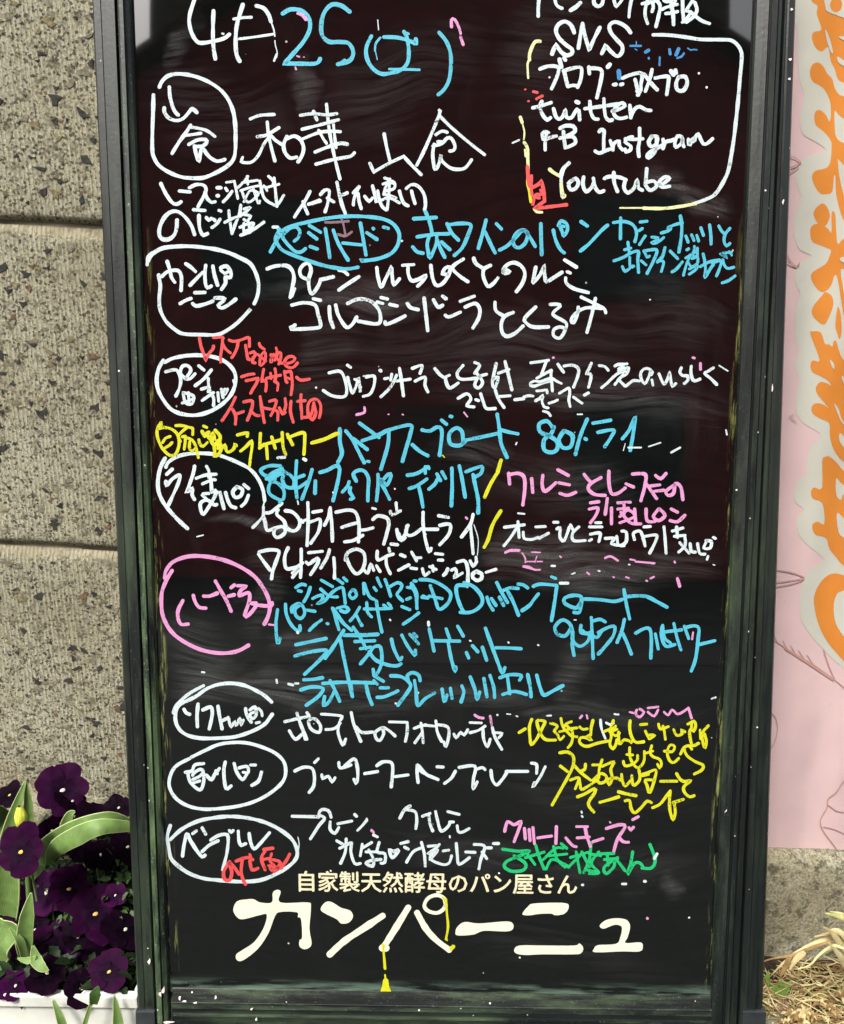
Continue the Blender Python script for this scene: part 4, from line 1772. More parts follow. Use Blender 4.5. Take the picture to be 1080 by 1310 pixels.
# ------------------------------------------------------------ menu board
board = empty('menu_board', P0w, 'black standing menu board covered in colourful handwritten Japanese bread names, in a weathered dark frame', 'menu board', rot=(math.pi / 2 - LEAN, 0, 0))
TOPV = uv(560, -260)[1]
def m_panel():
    t = NT('panel_gloss'); X = t.xyz()
    base = (0.0022, 0.0028, 0.0026)
    wn = t.n('TexNoise'); t.put(wn.inputs['Vector'], t.co); wn.inputs['Scale'].default_value = 5; wn.inputs['Detail'].default_value = 2
    wa = t.n('VectorMath', operation='MULTIPLY_ADD'); t.put(wa.inputs[0], wn.outputs['Color']); wa.inputs[1].default_value = (0.12, 0.12, 0); t.put(wa.inputs[2], t.co); WC = wa.outputs[0]
    ws = t.n('TexNoise'); t.put(ws.inputs['Vector'], t.co); ws.inputs['Scale'].default_value = 14; ws.inputs['Detail'].default_value = 4
    w1 = t.n('VectorMath', operation='SUBTRACT'); t.put(w1.inputs[0], ws.outputs['Color']); w1.inputs[1].default_value = (0.5, 0.5, 0.5)
    wb = t.n('VectorMath', operation='MULTIPLY_ADD'); t.put(wb.inputs[0], w1.outputs[0]); wb.inputs[1].default_value = (0.11, 0.06, 0); t.put(wb.inputs[2], t.co); WS = wb.outputs[0]
    wipe = t.noise(1, t.map(sc=(9, 150, 1), rot=(0, 0, R(6)), vec=WC), detail=7, rough=0.72)
    wipe2 = t.noise(1, t.map(sc=(26, 3.5, 1), rot=(0, 0, R(-14)), loc=(3, 1, 0), vec=WC), detail=6, rough=0.7)
    cloud = t.noise(6, detail=4)
    tot = None
    for (px, py, rx, ry, s, rot) in SMEARS:
        u, v = uv(px, py); k = 0.00067
        m = t.map(loc=(-u, -v, 0), vec=WS); m2 = t.n('Mapping'); t.put(m2.inputs[0], m); m2.inputs['Rotation'].default_value = (0, 0, R(rot))
        m3 = t.n('Mapping'); t.put(m3.inputs[0], m2.outputs[0]); m3.inputs['Scale'].default_value = (1 / (rx * k), 1 / (ry * k), 0)
        ln = t.n('VectorMath', operation='LENGTH'); t.put(ln.inputs[0], m3.outputs[0])
        g = t.math('MULTIPLY', t.ramp(t.math('MULTIPLY', ln.outputs['Value'], 0.87), [(0.0, 1), (0.45, 0.55), (0.8, 0.12), (1.0, 0)]), s)
        tot = g if tot is None else t.math('MAXIMUM', tot, g)
    st = t.ramp(wipe, [(0.38, 0), (0.74, 1)]); st2 = t.ramp(wipe2, [(0.5, 0), (0.85, 1)])
    gr = t.ramp(t.noise(900, detail=2), [(0.35, 0.5), (0.6, 1)])
    haze = t.math('ADD', t.math('MULTIPLY', t.math('MULTIPLY', st, gr), t.math('ADD', t.math('MULTIPLY', tot, 0.42), 0.004)), t.math('MULTIPLY', t.math('MULTIPLY', st2, t.ramp(cloud, [(0.5, 0), (0.7, 1)])), 0.02))
    spk = t.xyz(t.vor(150, out='Color')); spd = t.vor(150)
    fl = t.math('MULTIPLY', t.ramp(spk[0], [(0.9915, 0), (0.992, 1)]), t.ramp(spd, [(0.10, 1), (0.16, 0)]))
    edge = t.math('ABSOLUTE', X[0]); en = t.noise(1, t.map(sc=(160, 14, 1)), detail=5, rough=0.7)
    ed = t.math('MULTIPLY', t.ramp(edge, [(0.243, 0), (0.2485, 1)]), t.ramp(en, [(0.52, 0), (0.62, 1)]))
    ed = t.math('MULTIPLY', ed, t.ramp(X[1], [(0.05, 1), (0.62, 0.6), (0.7, 0)]))
    eb = t.math('MULTIPLY', t.ramp(X[1], [(0.0015, 1), (0.012, 0)]), t.ramp(t.noise(1, t.map(sc=(14, 120, 1)), detail=5), [(0.44, 0), (0.62, 1)]))
    c = t.mix(haze, base, (0.62, 0.63, 0.62)); c = t.mix(t.math('MULTIPLY', ed, 0.75), c, (0.42, 0.46, 0.14))
    c = t.mix(t.math('MULTIPLY', eb, 0.6), c, (0.16, 0.25, 0.19)); c = t.mix(fl, c, (0.75, 0.72, 0.72))
    rg = t.math('ADD', 0.025, t.math('MULTIPLY', haze, 1.0), clamp=True)
    return t.done(c, rg, t.bump(t.noise(4, detail=2), 0.05, 0.002), None, IOR=2.0)
SMEARS = [(455, 385, 120, 26, 0.30, 0), (420, 470, 40, 70, 0.16, 30), (650, 440, 260, 50, 0.13, -4), (760, 505, 200, 30, 0.30, 4), (610, 585, 60, 24, 0.30, 18),
          (720, 620, 110, 40, 0.22, 0), (330, 675, 60, 10, 0.5, 0), (760, 730, 150, 36, 0.42, -6), (690, 715, 70, 36, 0.5, -10), (250, 855, 60, 60, 0.38, 20),
          (370, 880, 160, 30, 0.40, -2), (330, 765, 24, 70, 0.2, 10), (380, 820, 34, 26, 0.35, 0), (740, 860, 30, 60, 0.22, 20), (700, 1100, 240, 30, 0.16, 4),
          (760, 1010, 160, 40, 0.08, 12), (880, 250, 50, 20, 0.5, 32), (390, 100, 20, 40, 0.35, 0), (500, 100, 120, 60, 0.12, -30), (860, 400, 60, 50, 0.14, 30),
          (245, 60, 16, 36, 0.3, 0), (280, 140, 90, 60, 0.12, 0), (700, 60, 60, 120, 0.1, 20), (600, 900, 330, 22, 0.22, 2), (720, 1215, 160, 30, 0.07, 10), (845, 1135, 30, 26, 0.35, 30)]
PANEL = m_panel()
vs, fs = boxg(-HALF - 0.004, HALF + 0.004, -0.004, TOPV, -0.006, 0.0)
mk('writing_panel', vs, fs, PANEL, board)
def m_frame(sw=0):
    t = NT('frame_paint'); X = t.xyz()
    n1 = t.noise(1, t.map(sc=(5, 220, 60) if sw else (220, 5, 60)), detail=5, rough=0.65); n2 = t.noise(1, t.map(sc=(9, 60, 40) if sw else (40, 6, 40), loc=(5, 2, 1)), detail=5, rough=0.7)
    c = t.mix(t.ramp(n1, [(0.4, 0), (0.62, 1)]), (0.003, 0.0048, 0.0044), (0.008, 0.0115, 0.0105))
    c = t.mix(t.math('MULTIPLY', t.math('MULTIPLY', t.ramp(n2, [(0.46, 0), (0.68, 1)]), t.ramp(X[1], [(0.45, 1), (0.85, 0.15)])), t.attr('moss')), c, (0.12, 0.19, 0.085))
    spk = t.xyz(t.vor(260, out='Color')); spd = t.vor(260)
    fl = t.math('MULTIPLY', t.ramp(spk[0], [(0.985, 0), (0.986, 1)]), t.ramp(spd, [(0.16, 1), (0.26, 0)]))
    c = t.mix(fl, c, (0.7, 0.7, 0.66))
    c = t.mix(t.math('MULTIPLY', t.ramp(t.noise(500, detail=3), [(0.62, 0), (0.7, 0.5)]), t.attr('moss')), c, (0.3, 0.36, 0.3))
    return t.done(c, t.ramp(n2, [(0.3, 0.30), (0.7, 0.5)]), t.bump(n1, 0.3, 0.0006, t.bump(t.noise(300, detail=4), 0.2, 0.0006)), None, IOR=1.55)
FRAME = m_frame(); FRAMEX = m_frame(1)
def rail(name, prof, v0, v1, seg=14):
    """prof: list of (px_top, px_bottom, height, moss) - edges that run up the board; px measured at picture rows 0 and 1264"""
    vs = []; fs = []; mo = []
    E = []
    for (a, b, h, m) in prof:
        ua, va = uv(a, 0, h); ub, vb = uv(b, 1264, h); E.append((ua, va, ub, vb, h, m))
    n = len(E)
    for s in range(seg + 1):
        v = v0 + (v1 - v0) * s / seg
        for (ua, va, ub, vb, h, m) in E:
            vs.append((ub + (ua - ub) * (v - vb) / (va - vb), v, h)); mo.append(m)
    for s in range(seg):
        for i in range(n - 1): a = s * n + i; fs.append((a, a + 1, a + n + 1, a + n))
        fs.append((s * n + n - 1, s * n, s * n + n, s * n + 2 * n - 1))
    fs.append(tuple(range(n - 1, -1, -1))); fs.append(tuple(seg * n + i for i in range(n)))
    o = mk(name, vs, fs, FRAME, board)
    at = o.data.attributes.new('moss', 'FLOAT', 'POINT'); at.data.foreach_set('value', mo)
    bm = bmesh.new(); bm.from_mesh(o.data); bmesh.ops.recalc_face_normals(bm, faces=bm.faces[:]); bm.to_mesh(o.data); bm.free()
    return o
FOOT = -0.215
# left side
rail('frame_rail', [(118, 175.5, -0.022, 0), (118, 175.5, 0.004, .1), (119.5, 177, 0.006, .1), (128, 184, 0.006, .1), (129, 185, 0.0052, .2), (146, 196, 0.0058, .2), (147.5, 198.5, 0.0035, 0), (147.6, 198.6, -0.022, 0)], FOOT, TOPV + 0.03)
rail('frame_rail', [(150, 199.4, -0.012, 0), (150, 199.4, 0.0075, .6), (152, 200.5, 0.0085, 1), (157, 206, 0.0088, .9), (158, 207, 0.0065, .1), (159.5, 208.3, 0.0065, .1), (161, 209.5, 0.008, .7), (165.5, 214, 0.0055, 1), (168.5, 218, 0.001, .9), (168.6, 218.1, -0.012, .2)], -0.03, TOPV + 0.03)
# right side
rail('frame_rail', [(966, 909, -0.012, .1), (966, 909, 0.001, .5), (969, 912, 0.0055, .25), (984.5, 925.5, 0.008, .12), (985.5, 926.5, 0.0045, 0), (987.5, 928.5, 0.0045, 0), (988.5, 929.5, 0.0082, .2), (996, 935, 0.0082, .15), (996.7, 935.8, 0.0072, .1), (997.5, 936.6, 0.0082, .15), (1001, 944, 0.0078, .1), (1002.5, 945, 0.005, 0), (1002.6, 945.1, -0.012, 0)], -0.03, TOPV + 0.03)
rail('frame_rail', [(1003.6, 946.5, -0.022, 0), (1003.6, 946.5, 0.005, .1), (1005, 948, 0.0068, .1), (1007, 957, 0.0068, .1), (1008, 958, 0.0056, .05), (1010.5, 964, 0.006, .05), (1017, 975, 0.005, .1), (1018, 976.5, 0.002, .1), (1018, 976.5, -0.022, 0)], FOOT, TOPV + 0.03)
# bottom and top rails
def cross_rail(name, prof, u0, u1, moss):
    vs = []; fs = []; mo = []; n = len(prof); seg = 30
    for s in range(seg + 1):
        k = s / seg
        for j, (v, h, m, ins) in enumerate(prof): vs.append((u0 + ins + (u1 - u0 - 2 * ins) * k, v, h)); mo.append(m * moss)
    for s in range(seg):
        for i in range(n): a = s * n + i; b = s * n + (i + 1) % n; fs.append((a, b, b + n, a + n))
    fs.append(tuple(range(n))); fs.append(tuple(seg * n + i for i in range(n - 1, -1, -1)))
    o = mk(name, vs, fs, FRAMEX, board)
    at = o.data.attributes.new('moss', 'FLOAT', 'POINT'); at.data.foreach_set('value', mo)
    bm = bmesh.new(); bm.from_mesh(o.data); bmesh.ops.recalc_face_normals(bm, faces=bm.faces[:]); bm.to_mesh(o.data); bm.free()
cross_rail('frame_rail', [(0.0, -0.012, 0, 0), (0.0, 0.001, 1, 0), (-0.0030, 0.0022, .9, 0), (-0.0105, 0.0048, .6, 0), (-0.0108, 0.0053, .9, 0), (-0.0118, 0.0054, .9, 0), (-0.0122, 0.0046, .5, 0), (-0.0165, 0.0056, .8, 0), (-0.0168, 0.0045, 0, 0), (-0.0215, 0.0045, .3, 0),
     (-0.022, 0.0066, 1, 0), (-0.0235, 0.0068, .9, 0), (-0.0238, 0.0052, .2, 0), (-0.034, 0.0055, .8, 0), (-0.034, -0.012, 0, 0)], -HALF + 0.0006, HALF - 0.0006, 0.4)
for a0, a1, c0, c1 in ((120, 168, 178, 217), (967, 1016, 911, 974)): rail('frame_core', [(a0, c0, -0.011, 0), (a0, c0, -0.003, 0), (a1, c1, -0.003, 0), (a1, c1, -0.011, 0)], FOOT + 0.002, TOPV + 0.028, 2)
cross_rail('frame_rail', [(TOPV, -0.012, 0, 0), (TOPV, 0.001, .3, 0), (TOPV + 0.012, 0.008, .3, 0), (TOPV + 0.03, 0.007, .2, 0), (TOPV + 0.03, -0.012, 0, 0)], -HALF + 0.0006, HALF - 0.0006, 0.5)
# square plastic corner joints and feet
CORN = flat('corner_plastic', (0.022, 0.026, 0.027), 0.42, 0.5, 0.35, 50, 0.0005)
for a, b in ((177.5, 201), (947.5, 976)):
    ua, va = uv(a, 1286); ub, _ = uv(b, 1286)
    box('corner_joint', (ua - 0.0004, ub + 0.0004, FOOT - 0.001, va, -0.023, 0.0085), CORN, board, 0.0008, 2)
for sx in (-1, 1):   # rear legs of the folding stand
    p = [(sx * 0.262, TOPV - 0.02, -0.02), (sx * 0.262, -0.185, -0.20)]
    v, f = [], []
    for (x, y, z) in p:
        for dx, dz in ((-.01, -.006), (.01, -.006), (.01, .006), (-.01, .006)): v.append((x + dx, y, z + dz - 0.012))
    f = [(0, 1, 5, 4), (1, 2, 6, 5), (2, 3, 7, 6), (3, 0, 4, 7), (3, 2, 1, 0), (4, 5, 6, 7)]
    mk('rear_leg', v, f, CORN, board)
mk('back_sheet', *boxg(-HALF - 0.002, HALF + 0.002, -0.003, TOPV, -0.0115, -0.0062), CORN, board)

# ------------------------------------------------------------ the writing
def ink(name, col, var=0.07, dry=True):
    t = NT(name); f = t.noise(420, detail=3); g = t.noise(55, detail=3)
    c = t.mix(t.ramp(f, [(0.35, 0), (0.65, 1)]), tuple(v * (1 - var) for v in col), col)
    c = t.mix(t.ramp(g, [(0.5, 0), (0.75, 0.3)]), c, tuple(v * 0.72 for v in col))
    if dry:
        c = t.mix(t.math('MULTIPLY', t.math('SUBTRACT', 1.0, t.attr('across')), 0.30), c, tuple(v * 0.62 for v in col))
        c = t.mix(t.math('MULTIPLY', t.attr('tone'), 0.22), c, tuple(v * 0.55 for v in col))
        a = t.ramp(t.math('SUBTRACT', t.noise(700, detail=4, rough=0.7), t.math('MULTIPLY', t.ramp(g, [(0.55, 0), (0.72, 1)]), 0.12)), [(0.29, 0), (0.40, 1)])
        t.put(t.b.inputs['Alpha'], a)
    return t.done(c, 0.6, t.bump(f, 0.25, 0.0002), 0.3)
INK = {'w': ink('ink_white', (0.52, 0.60, 0.62)), 'c': ink('ink_cyan', (0.07, 0.39, 0.51)), 'y': ink('ink_yellow', (0.52, 0.52, 0.012)),
       'p': ink('ink_pink', (0.58, 0.25, 0.46)), 'r': ink('ink_red', (0.60, 0.065, 0.065)), 'g': ink('ink_green', (0.01, 0.40, 0.13)),
       'd': ink('ink_blue', (0.035, 0.22, 0.50), 0.3), 'm': ink('ink_faded_mauve', (0.20, 0.12, 0.15), 0.4), 'k': ink('ink_pale_yellow', (0.60, 0.62, 0.32)), 'l': ink('paint_cream', (0.60, 0.61, 0.47), 0.05, False)}
KEYS = list(INK)
ox = oy = 0.0; sc = 1.0; cur = None; groups = []; lay = 0
for ln in STROKES.strip().splitlines():
    if ln[0] == '@': a = ln[1:].split(); ox, oy, sc = map(float, a); continue
    if ln[0] == '#': cur = [ln[1:], [], [], [], [[], []]]; groups.append(cur); continue
    tk = ln.split(); lay += 1; h = 0.00015 + 0.000009 * (lay % 45)
    def to3(x, y, h=h):
        u, v = uv(x, y); return (u, v, h)
    n0 = len(cur[2])
    if tk[0] == 'F':
        q = list(map(float, tk[2:])); P = [(ox + q[i] / sc, oy + q[i + 1] / sc) for i in range(0, len(q), 2)]
        fill_mesh(dedupe(smooth_closed(P, 4)), to3, cur[1], cur[2]); c = tk[1]; k = len(cur[1]) - len(cur[4][0]); cur[4][0].extend([1.0] * k); cur[4][1].extend([0.5] * k)
    else:
        c = tk[0].lower(); q = list(map(float, tk[2:])); P = [(ox + q[i] / sc, oy + q[i + 1] / sc) for i in range(0, len(q), 2)]
        if tk[0].isupper(): P = dedupe(P, 0.01)
        else: P = smooth_open(P) if len(P) > 2 else dedupe(P, 0.01)
        stroke_mesh(P, float(tk[1]) * 0.90, to3, cur[1], cur[2], cur[4])
    cur[3] += [KEYS.index(c)] * (len(cur[2]) - n0)
for g in groups:
    if not g[2]: continue
    used = sorted(set(g[3])); mats = [INK[KEYS[k]] for k in used]
    nmn = 'painted_logo' if 'logo カ' in g[0] else ('ink_outline' if ('oval' in g[0] and 'within' not in g[0] and 'inside' not in g[0] and 'words' not in g[0]) else ('paint_drips' if 'drips' in g[0] else 'handwriting'))
    o = mk(nmn, g[1], g[2], mats, board, [used.index(k) for k in g[3]]); o['label'] = g[0]
    for an, av in zip(('across', 'tone'), g[4]): ta = o.data.attributes.new(an, 'FLOAT', 'POINT'); ta.data.foreach_set('value', av)
# the small printed line above the logo
txt = bpy.data.curves.new('printed_lettering', 'FONT'); txt.body = '自家製天然酵母のパン屋さん'
txt.size = 1; txt.resolution_u = 2
to = bpy.data.objects.new('printed_lettering', txt); COL.objects.link(to)
dg = bpy.context.evaluated_depsgraph_get(); me = bpy.data.meshes.new_from_object(to.evaluated_get(dg))
COL.objects.unlink(to); bpy.data.objects.remove(to)
xs = [v.co.x for v in me.vertices]; ys = [v.co.y for v in me.vertices]
print('TEXT verts', len(xs), min(xs), max(xs), min(ys), max(ys))
u0, v0 = uv(383, 1142); u1, _ = uv(738, 1142); _, v1 = uv(560, 1116); vb = uv(560, 1142)[1]
for v in me.vertices:
    v.co.x = u0 + (v.co.x - min(xs)) / (max(xs) - min(xs)) * (u1 - u0); v.co.y = vb + (v.co.y - min(ys)) / (max(ys) - min(ys)) * (v1 - vb); v.co.z = 0.0005
me.materials.clear(); me.materials.append(ink('print_cream', (0.62, 0.57, 0.38), 0.2, False))
V0 = [tuple(v.co) for v in me.vertices]; F0 = [tuple(p.vertices) for p in me.polygons]; vs = []; fs = []
for q, (ax, ay) in enumerate(((0, 0), (.55, 0), (-.55, 0), (0, .5), (0, -.5))):
    b = len(vs); vs += [(x + ax * 0.00067, y + ay * 0.00067, z + q * 0.00001) for x, y, z in V0]; fs += [tuple(i + b for i in f) for f in F0]
mt = me.materials[0]; me = bpy.data.meshes.new('printed_lettering'); me.from_pydata(vs, [], fs); me.materials.append(mt)
po = bpy.data.objects.new('printed_lettering', me); COL.objects.link(po); po.parent = board; po['label'] = 'small cream printed line of Japanese text above the logo'

# chips of loose paint stuck to the lower frame
CH = flat('paint_chip', (0.72, 0.60, 0.58), 0.7, 0.3, 0.2, 200)
for (px, py, l, w_, a, h) in ((209, 1267, 10, 4, 75, .012), (230, 1277, 6, 3, 85, .0095), (236, 1281, 6, 2, 5, .0105), (191, 1230, 8, 4, 80, .0075), (250, 1283, 5, 2, 10, .0105), (276, 1276, 5, 2.5, 80, .0095), (205, 1272, 6, 4, 100, .0105), (215, 1308, 14, 3, 5, .0095), (322, 1291, 4, 2, 40, .008), (328, 1304, 5, 2.5, 80, .0095), (1013, 12, 3, 3, 0, .0062), (1011, 76, 4, 3, 0, .006), (1010, 101, 3, 3, 0, .006), (1002, 258, 6, 2, 80, .006), (988, 497, 9, 2, 88, .006), (930, 1036, 8, 2, 60, .0065)):
    u, v = uv(px, py, h); vs = []; k = 0.00067
    for j in range(7):
        aa = j * 6.283 / 7; r = 1 + 0.3 * math.sin(j * 2.7 + px); x, y = l / 2 * math.cos(aa) * r * k, w_ / 2 * math.sin(aa) * r * k
        ca, sa = math.cos(R(a)), math.sin(R(a)); vs.append((u + x * ca - y * sa, v + x * sa + y * ca, h + 0.0004))
    mk('paint_chip', vs + [(x, y, h - 0.0003) for x, y, _ in vs], [tuple(range(7))] + [(j, (j + 1) % 7, 7 + (j + 1) % 7, 7 + j) for j in range(7)], CH, board)

# ------------------------------------------------------------ planter with pansies and tulips
WHITE = flat('planter_plastic', (0.60, 0.61, 0.55), 0.5, 0.4, 0.16, 18)
YP0, YP1 = 0.035, 0.215
rim = at_y(90, 1272, YP0); prx = at_y(176, 1272, YP0).x
planter = empty('planter', (prx - 0.33, (YP0 + YP1) / 2, 0), 'long white plastic flower trough on the ground left of the menu board', 'planter')
def pbox(name, x0, x1, y0, y1, z0, z1, mat=WHITE, bev=0.0015):
    o = box(name, (x0 - planter.location.x, x1 - planter.location.x, y0 - planter.location.y, y1 - planter.location.y, z0, z1), mat, planter, bev); return o
px0, px1, zr = prx - 0.66, prx, rim.z
pbox('front_wall', px0, px1, YP0, YP0 + 0.006, 0, zr); pbox('back_wall', px0, px1, YP1 - 0.006, YP1, 0, zr)
pbox('end_wall', px0, px0 + 0.006, YP0 + 0.0065, YP1 - 0.0065, 0, zr); pbox('end_wall', px1 - 0.006, px1, YP0 + 0.0065, YP1 - 0.0065, 0, zr)
pbox('rim', px0 - 0.004, px1 + 0.001, YP0 - 0.005, YP0 - 0.0004, zr - 0.012, zr + 0.002)
pbox('rib', px0, px1, YP0 - 0.003, YP0 - 0.0003, zr - 0.045, zr - 0.04)
SOIL = flat('soil', (0.012, 0.009, 0.006), 1.0, 0.1, 0.5, 120, 0.006)
pbox('soil', px0 + 0.0065, px1 - 0.0065, YP0 + 0.0065, YP1 - 0.0065, 0.01, zr - 0.022, SOIL, 0)

def m_petal(name, a, b):
    t = NT(name); r = t.attr('rad'); v = t.noise(1, t.map(sc=(500, 500, 500)), detail=3)
    c = t.mix(t.ramp(r, [(0.1, 0), (0.85, 1)]), b, a); c = t.mix(t.ramp(v, [(0.45, 0), (0.75, 0.35)]), c, tuple(q * 0.4 for q in a))
    return t.done(c, 0.65, t.bump(v, 0.3, 0.0004), 0.04)
PET = [m_petal('petal_purple', (0.019, 0.0009, 0.017), (0.004, 0.0005, 0.006)), m_petal('petal_dark', (0.006, 0.0006, 0.006), (0.0015, 0.0004, 0.002)), m_petal('petal_violet', (0.030, 0.0012, 0.028), (0.006, 0.0005, 0.009))]
EYE = flat('pansy_eye', (0.62, 0.36, 0.10), 0.6, 0.2); EYW = flat('pansy_eye_pale', (0.6, 0.5, 0.42), 0.6, 0.2)
def m_leaf(name, a, edge, vein=0.3, rough=0.5):
    t = NT(name); s = t.attr('side'); n = t.noise(1, t.map(sc=(90, 90, 90)), detail=3); wv = t.math('SINE', t.math('MULTIPLY', s, 60.0))
    c = t.mix(t.ramp(n, [(0.3, 0), (0.7, 1)]), tuple(q * 0.75 for q in a), tuple(min(1, q * 1.25) for q in a))
    c = t.mix(t.math('MULTIPLY', t.math('ADD', wv, 1.0), vein * 0.25), c, tuple(q * 1.7 for q in a))
    ab = t.math('ABSOLUTE', s); c = t.mix(t.ramp(ab, [(0.90, 0), (0.97, 1)]), c, edge)
    return t.done(c, rough, t.bump(wv, 0.25, 0.0004), 0.35, **{'Subsurface Weight': 0.0})
TLEAF = m_leaf('tulip_leaf', (0.115, 0.19, 0.05), (0.38, 0.46, 0.20)); GL = m_leaf('pansy_leaf_shaded', (0.008, 0.021, 0.005), (0.013, 0.034, 0.008), 0.1); GL2 = m_leaf('pansy_leaf_lit', (0.035, 0.075, 0.016), (0.055, 0.105, 0.028), 0.1)  # pansy foliage in two greens: deep shade and lit sprigs set by colour
STEM = flat('stem_green', (0.09, 0.15, 0.045), 0.6)
def tube(pts, r0, r1, n=5):
    vs = []; fs = []; m = len(pts)
    for i, p in enumerate(pts):
        t = (Vector(pts[min(m - 1, i + 1)]) - Vector(pts[max(0, i - 1)])).normalized(); a = t.orthogonal().normalized(); b = t.cross(a); r = r0 + (r1 - r0) * i / (m - 1)
        for k in range(n): q = 6.283 * k / n; vs.append(Vector(p) + a * math.cos(q) * r + b * math.sin(q) * r)
    for i in range(m - 1):
        for k in range(n): fs.append((i * n + k, i * n + (k + 1) % n, (i + 1) * n + (k + 1) % n, (i + 1) * n + k))
    return vs, fs
def petal_mesh(cx, cy, a, ln, wd, seed, z0, cup, mat):
    """a ruffled petal from the flower's centre (0,0) outwards along angle a"""
    rr = random.Random(seed); vs = []; fs = []; rad = []; NR, NA = 6, 16; ph = rr.uniform(0, 6)
    vs.append((cx, cy, z0)); rad.append(0)
    for i in range(1, NR + 1):
        k = i / NR
        for j in range(NA):
            q = 6.283 * j / NA
            lx = ln * (0.5 + 0.5 * math.cos(q) * k) if False else ln * 0.5 + ln * 0.5 * k * math.cos(q)
            ly = wd * 0.5 * k * math.sin(q) * (0.80 + 0.28 * (lx / ln))
            edge = 1 + 0.05 * k * math.sin(3 * q + ph) + 0.03 * k * math.sin(7 * q + ph * 2)
            lx = ln * 0.5 + (lx - ln * 0.5) * edge; ly *= edge
            z = z0 + cup * (lx / ln) ** 2 * ln + 0.045 * ln * k ** 2 * math.sin(5 * q + ph) + 0.03 * ln * k * math.sin(2 * q + ph)
            vs.append((cx + lx * math.cos(a) - ly * math.sin(a), cy + lx * math.sin(a) + ly * math.cos(a), z)); rad.append(min(1, lx / ln))
    vs[0] = (cx + ln * 0.5 * math.cos(a), cy + ln * 0.5 * math.sin(a), z0 + cup * 0.25 * ln); rad[0] = 0.5
    for j in range(NA): fs.append((0, 1 + j, 1 + (j + 1) % NA))
    for i in range(NR - 1):
        for j in range(NA): b = 1 + i * NA; c = b + NA; fs.append((b + j, c + j, c + (j + 1) % NA, b + (j + 1) % NA))
    return vs, fs, rad
PLAB = 'dark purple pansy flowers in the white trough'
def pansy(px, py, wpx, yaw, pitch, spin, mat, label, eye=EYE, Y=None):
    eye = eye or EYE
    if Y is None: Y = 0.19 - (py - 1010) / 290 * 0.14
    p = at_y(px, py, Y); s = wpx * (p - CAM).dot(c2w(Vector((0, 0, 1)))) / FPX / 2 * 1.2
    t = empty('pansy', p, label, 'flower', PLAB)
    fwd = (CAM - p).normalized(); q = fwd.to_track_quat('Z', 'Y').to_matrix().to_4x4()
    t.rotation_euler = (Matrix.Rotation(0, 4, 'X') @ q @ Matrix.Rotation(R(yaw), 4, 'Y') @ Matrix.Rotation(R(-pitch), 4, 'X') @ Matrix.Rotation(R(spin), 4, 'Z')).to_euler()
    sd = int(px * 7 + py)
    for k, (a, ln, wd, z, cup) in enumerate(((62, 1.25, 1.25, -0.10, 0.10), (118, 1.22, 1.25, -0.05, 0.06), (-8, 1.02, 1.0, 0.0, 0.1), (188, 1.02, 1.0, 0.015, 0.1), (-90, 1.08, 1.35, 0.05, -0.05))):
        v, f, rad = petal_mesh(0, 0, R(a), ln * s, wd * s, sd + k, z * s, cup, mat)
        o = mk('petal', v, f, mat, t, smooth=True); at = o.data.attributes.new('rad', 'FLOAT', 'POINT'); at.data.foreach_set('value', rad)
    er = s * 0.10; vs = [(er * (1 + .2 * math.sin(k * 2)) * math.cos(k * 0.785), 0.8 * er * math.sin(k * 0.785), 0.09 * s) for k in range(8)] + [(0, 0, 0.17 * s)]
    mk('eye', vs, [(k, (k + 1) % 8, 8) for k in range(8)], eye, t, smooth=True)
    M = t.rotation_euler.to_matrix().inverted(); dn = M @ Vector((0, 0.01, -1)); bk = Vector((0, 0, -1))
    v, f = tube([bk * 0.12 * s, bk * 0.5 * s + dn * 0.3 * s, bk * 0.6 * s + dn * min(0.06, max(0.02, p.z - zr))], 0.0011, 0.0013)
    mk('stem', v, f, STEM, t, smooth=True)
PV, PD, PM = PET[0], PET[1], PET[2]
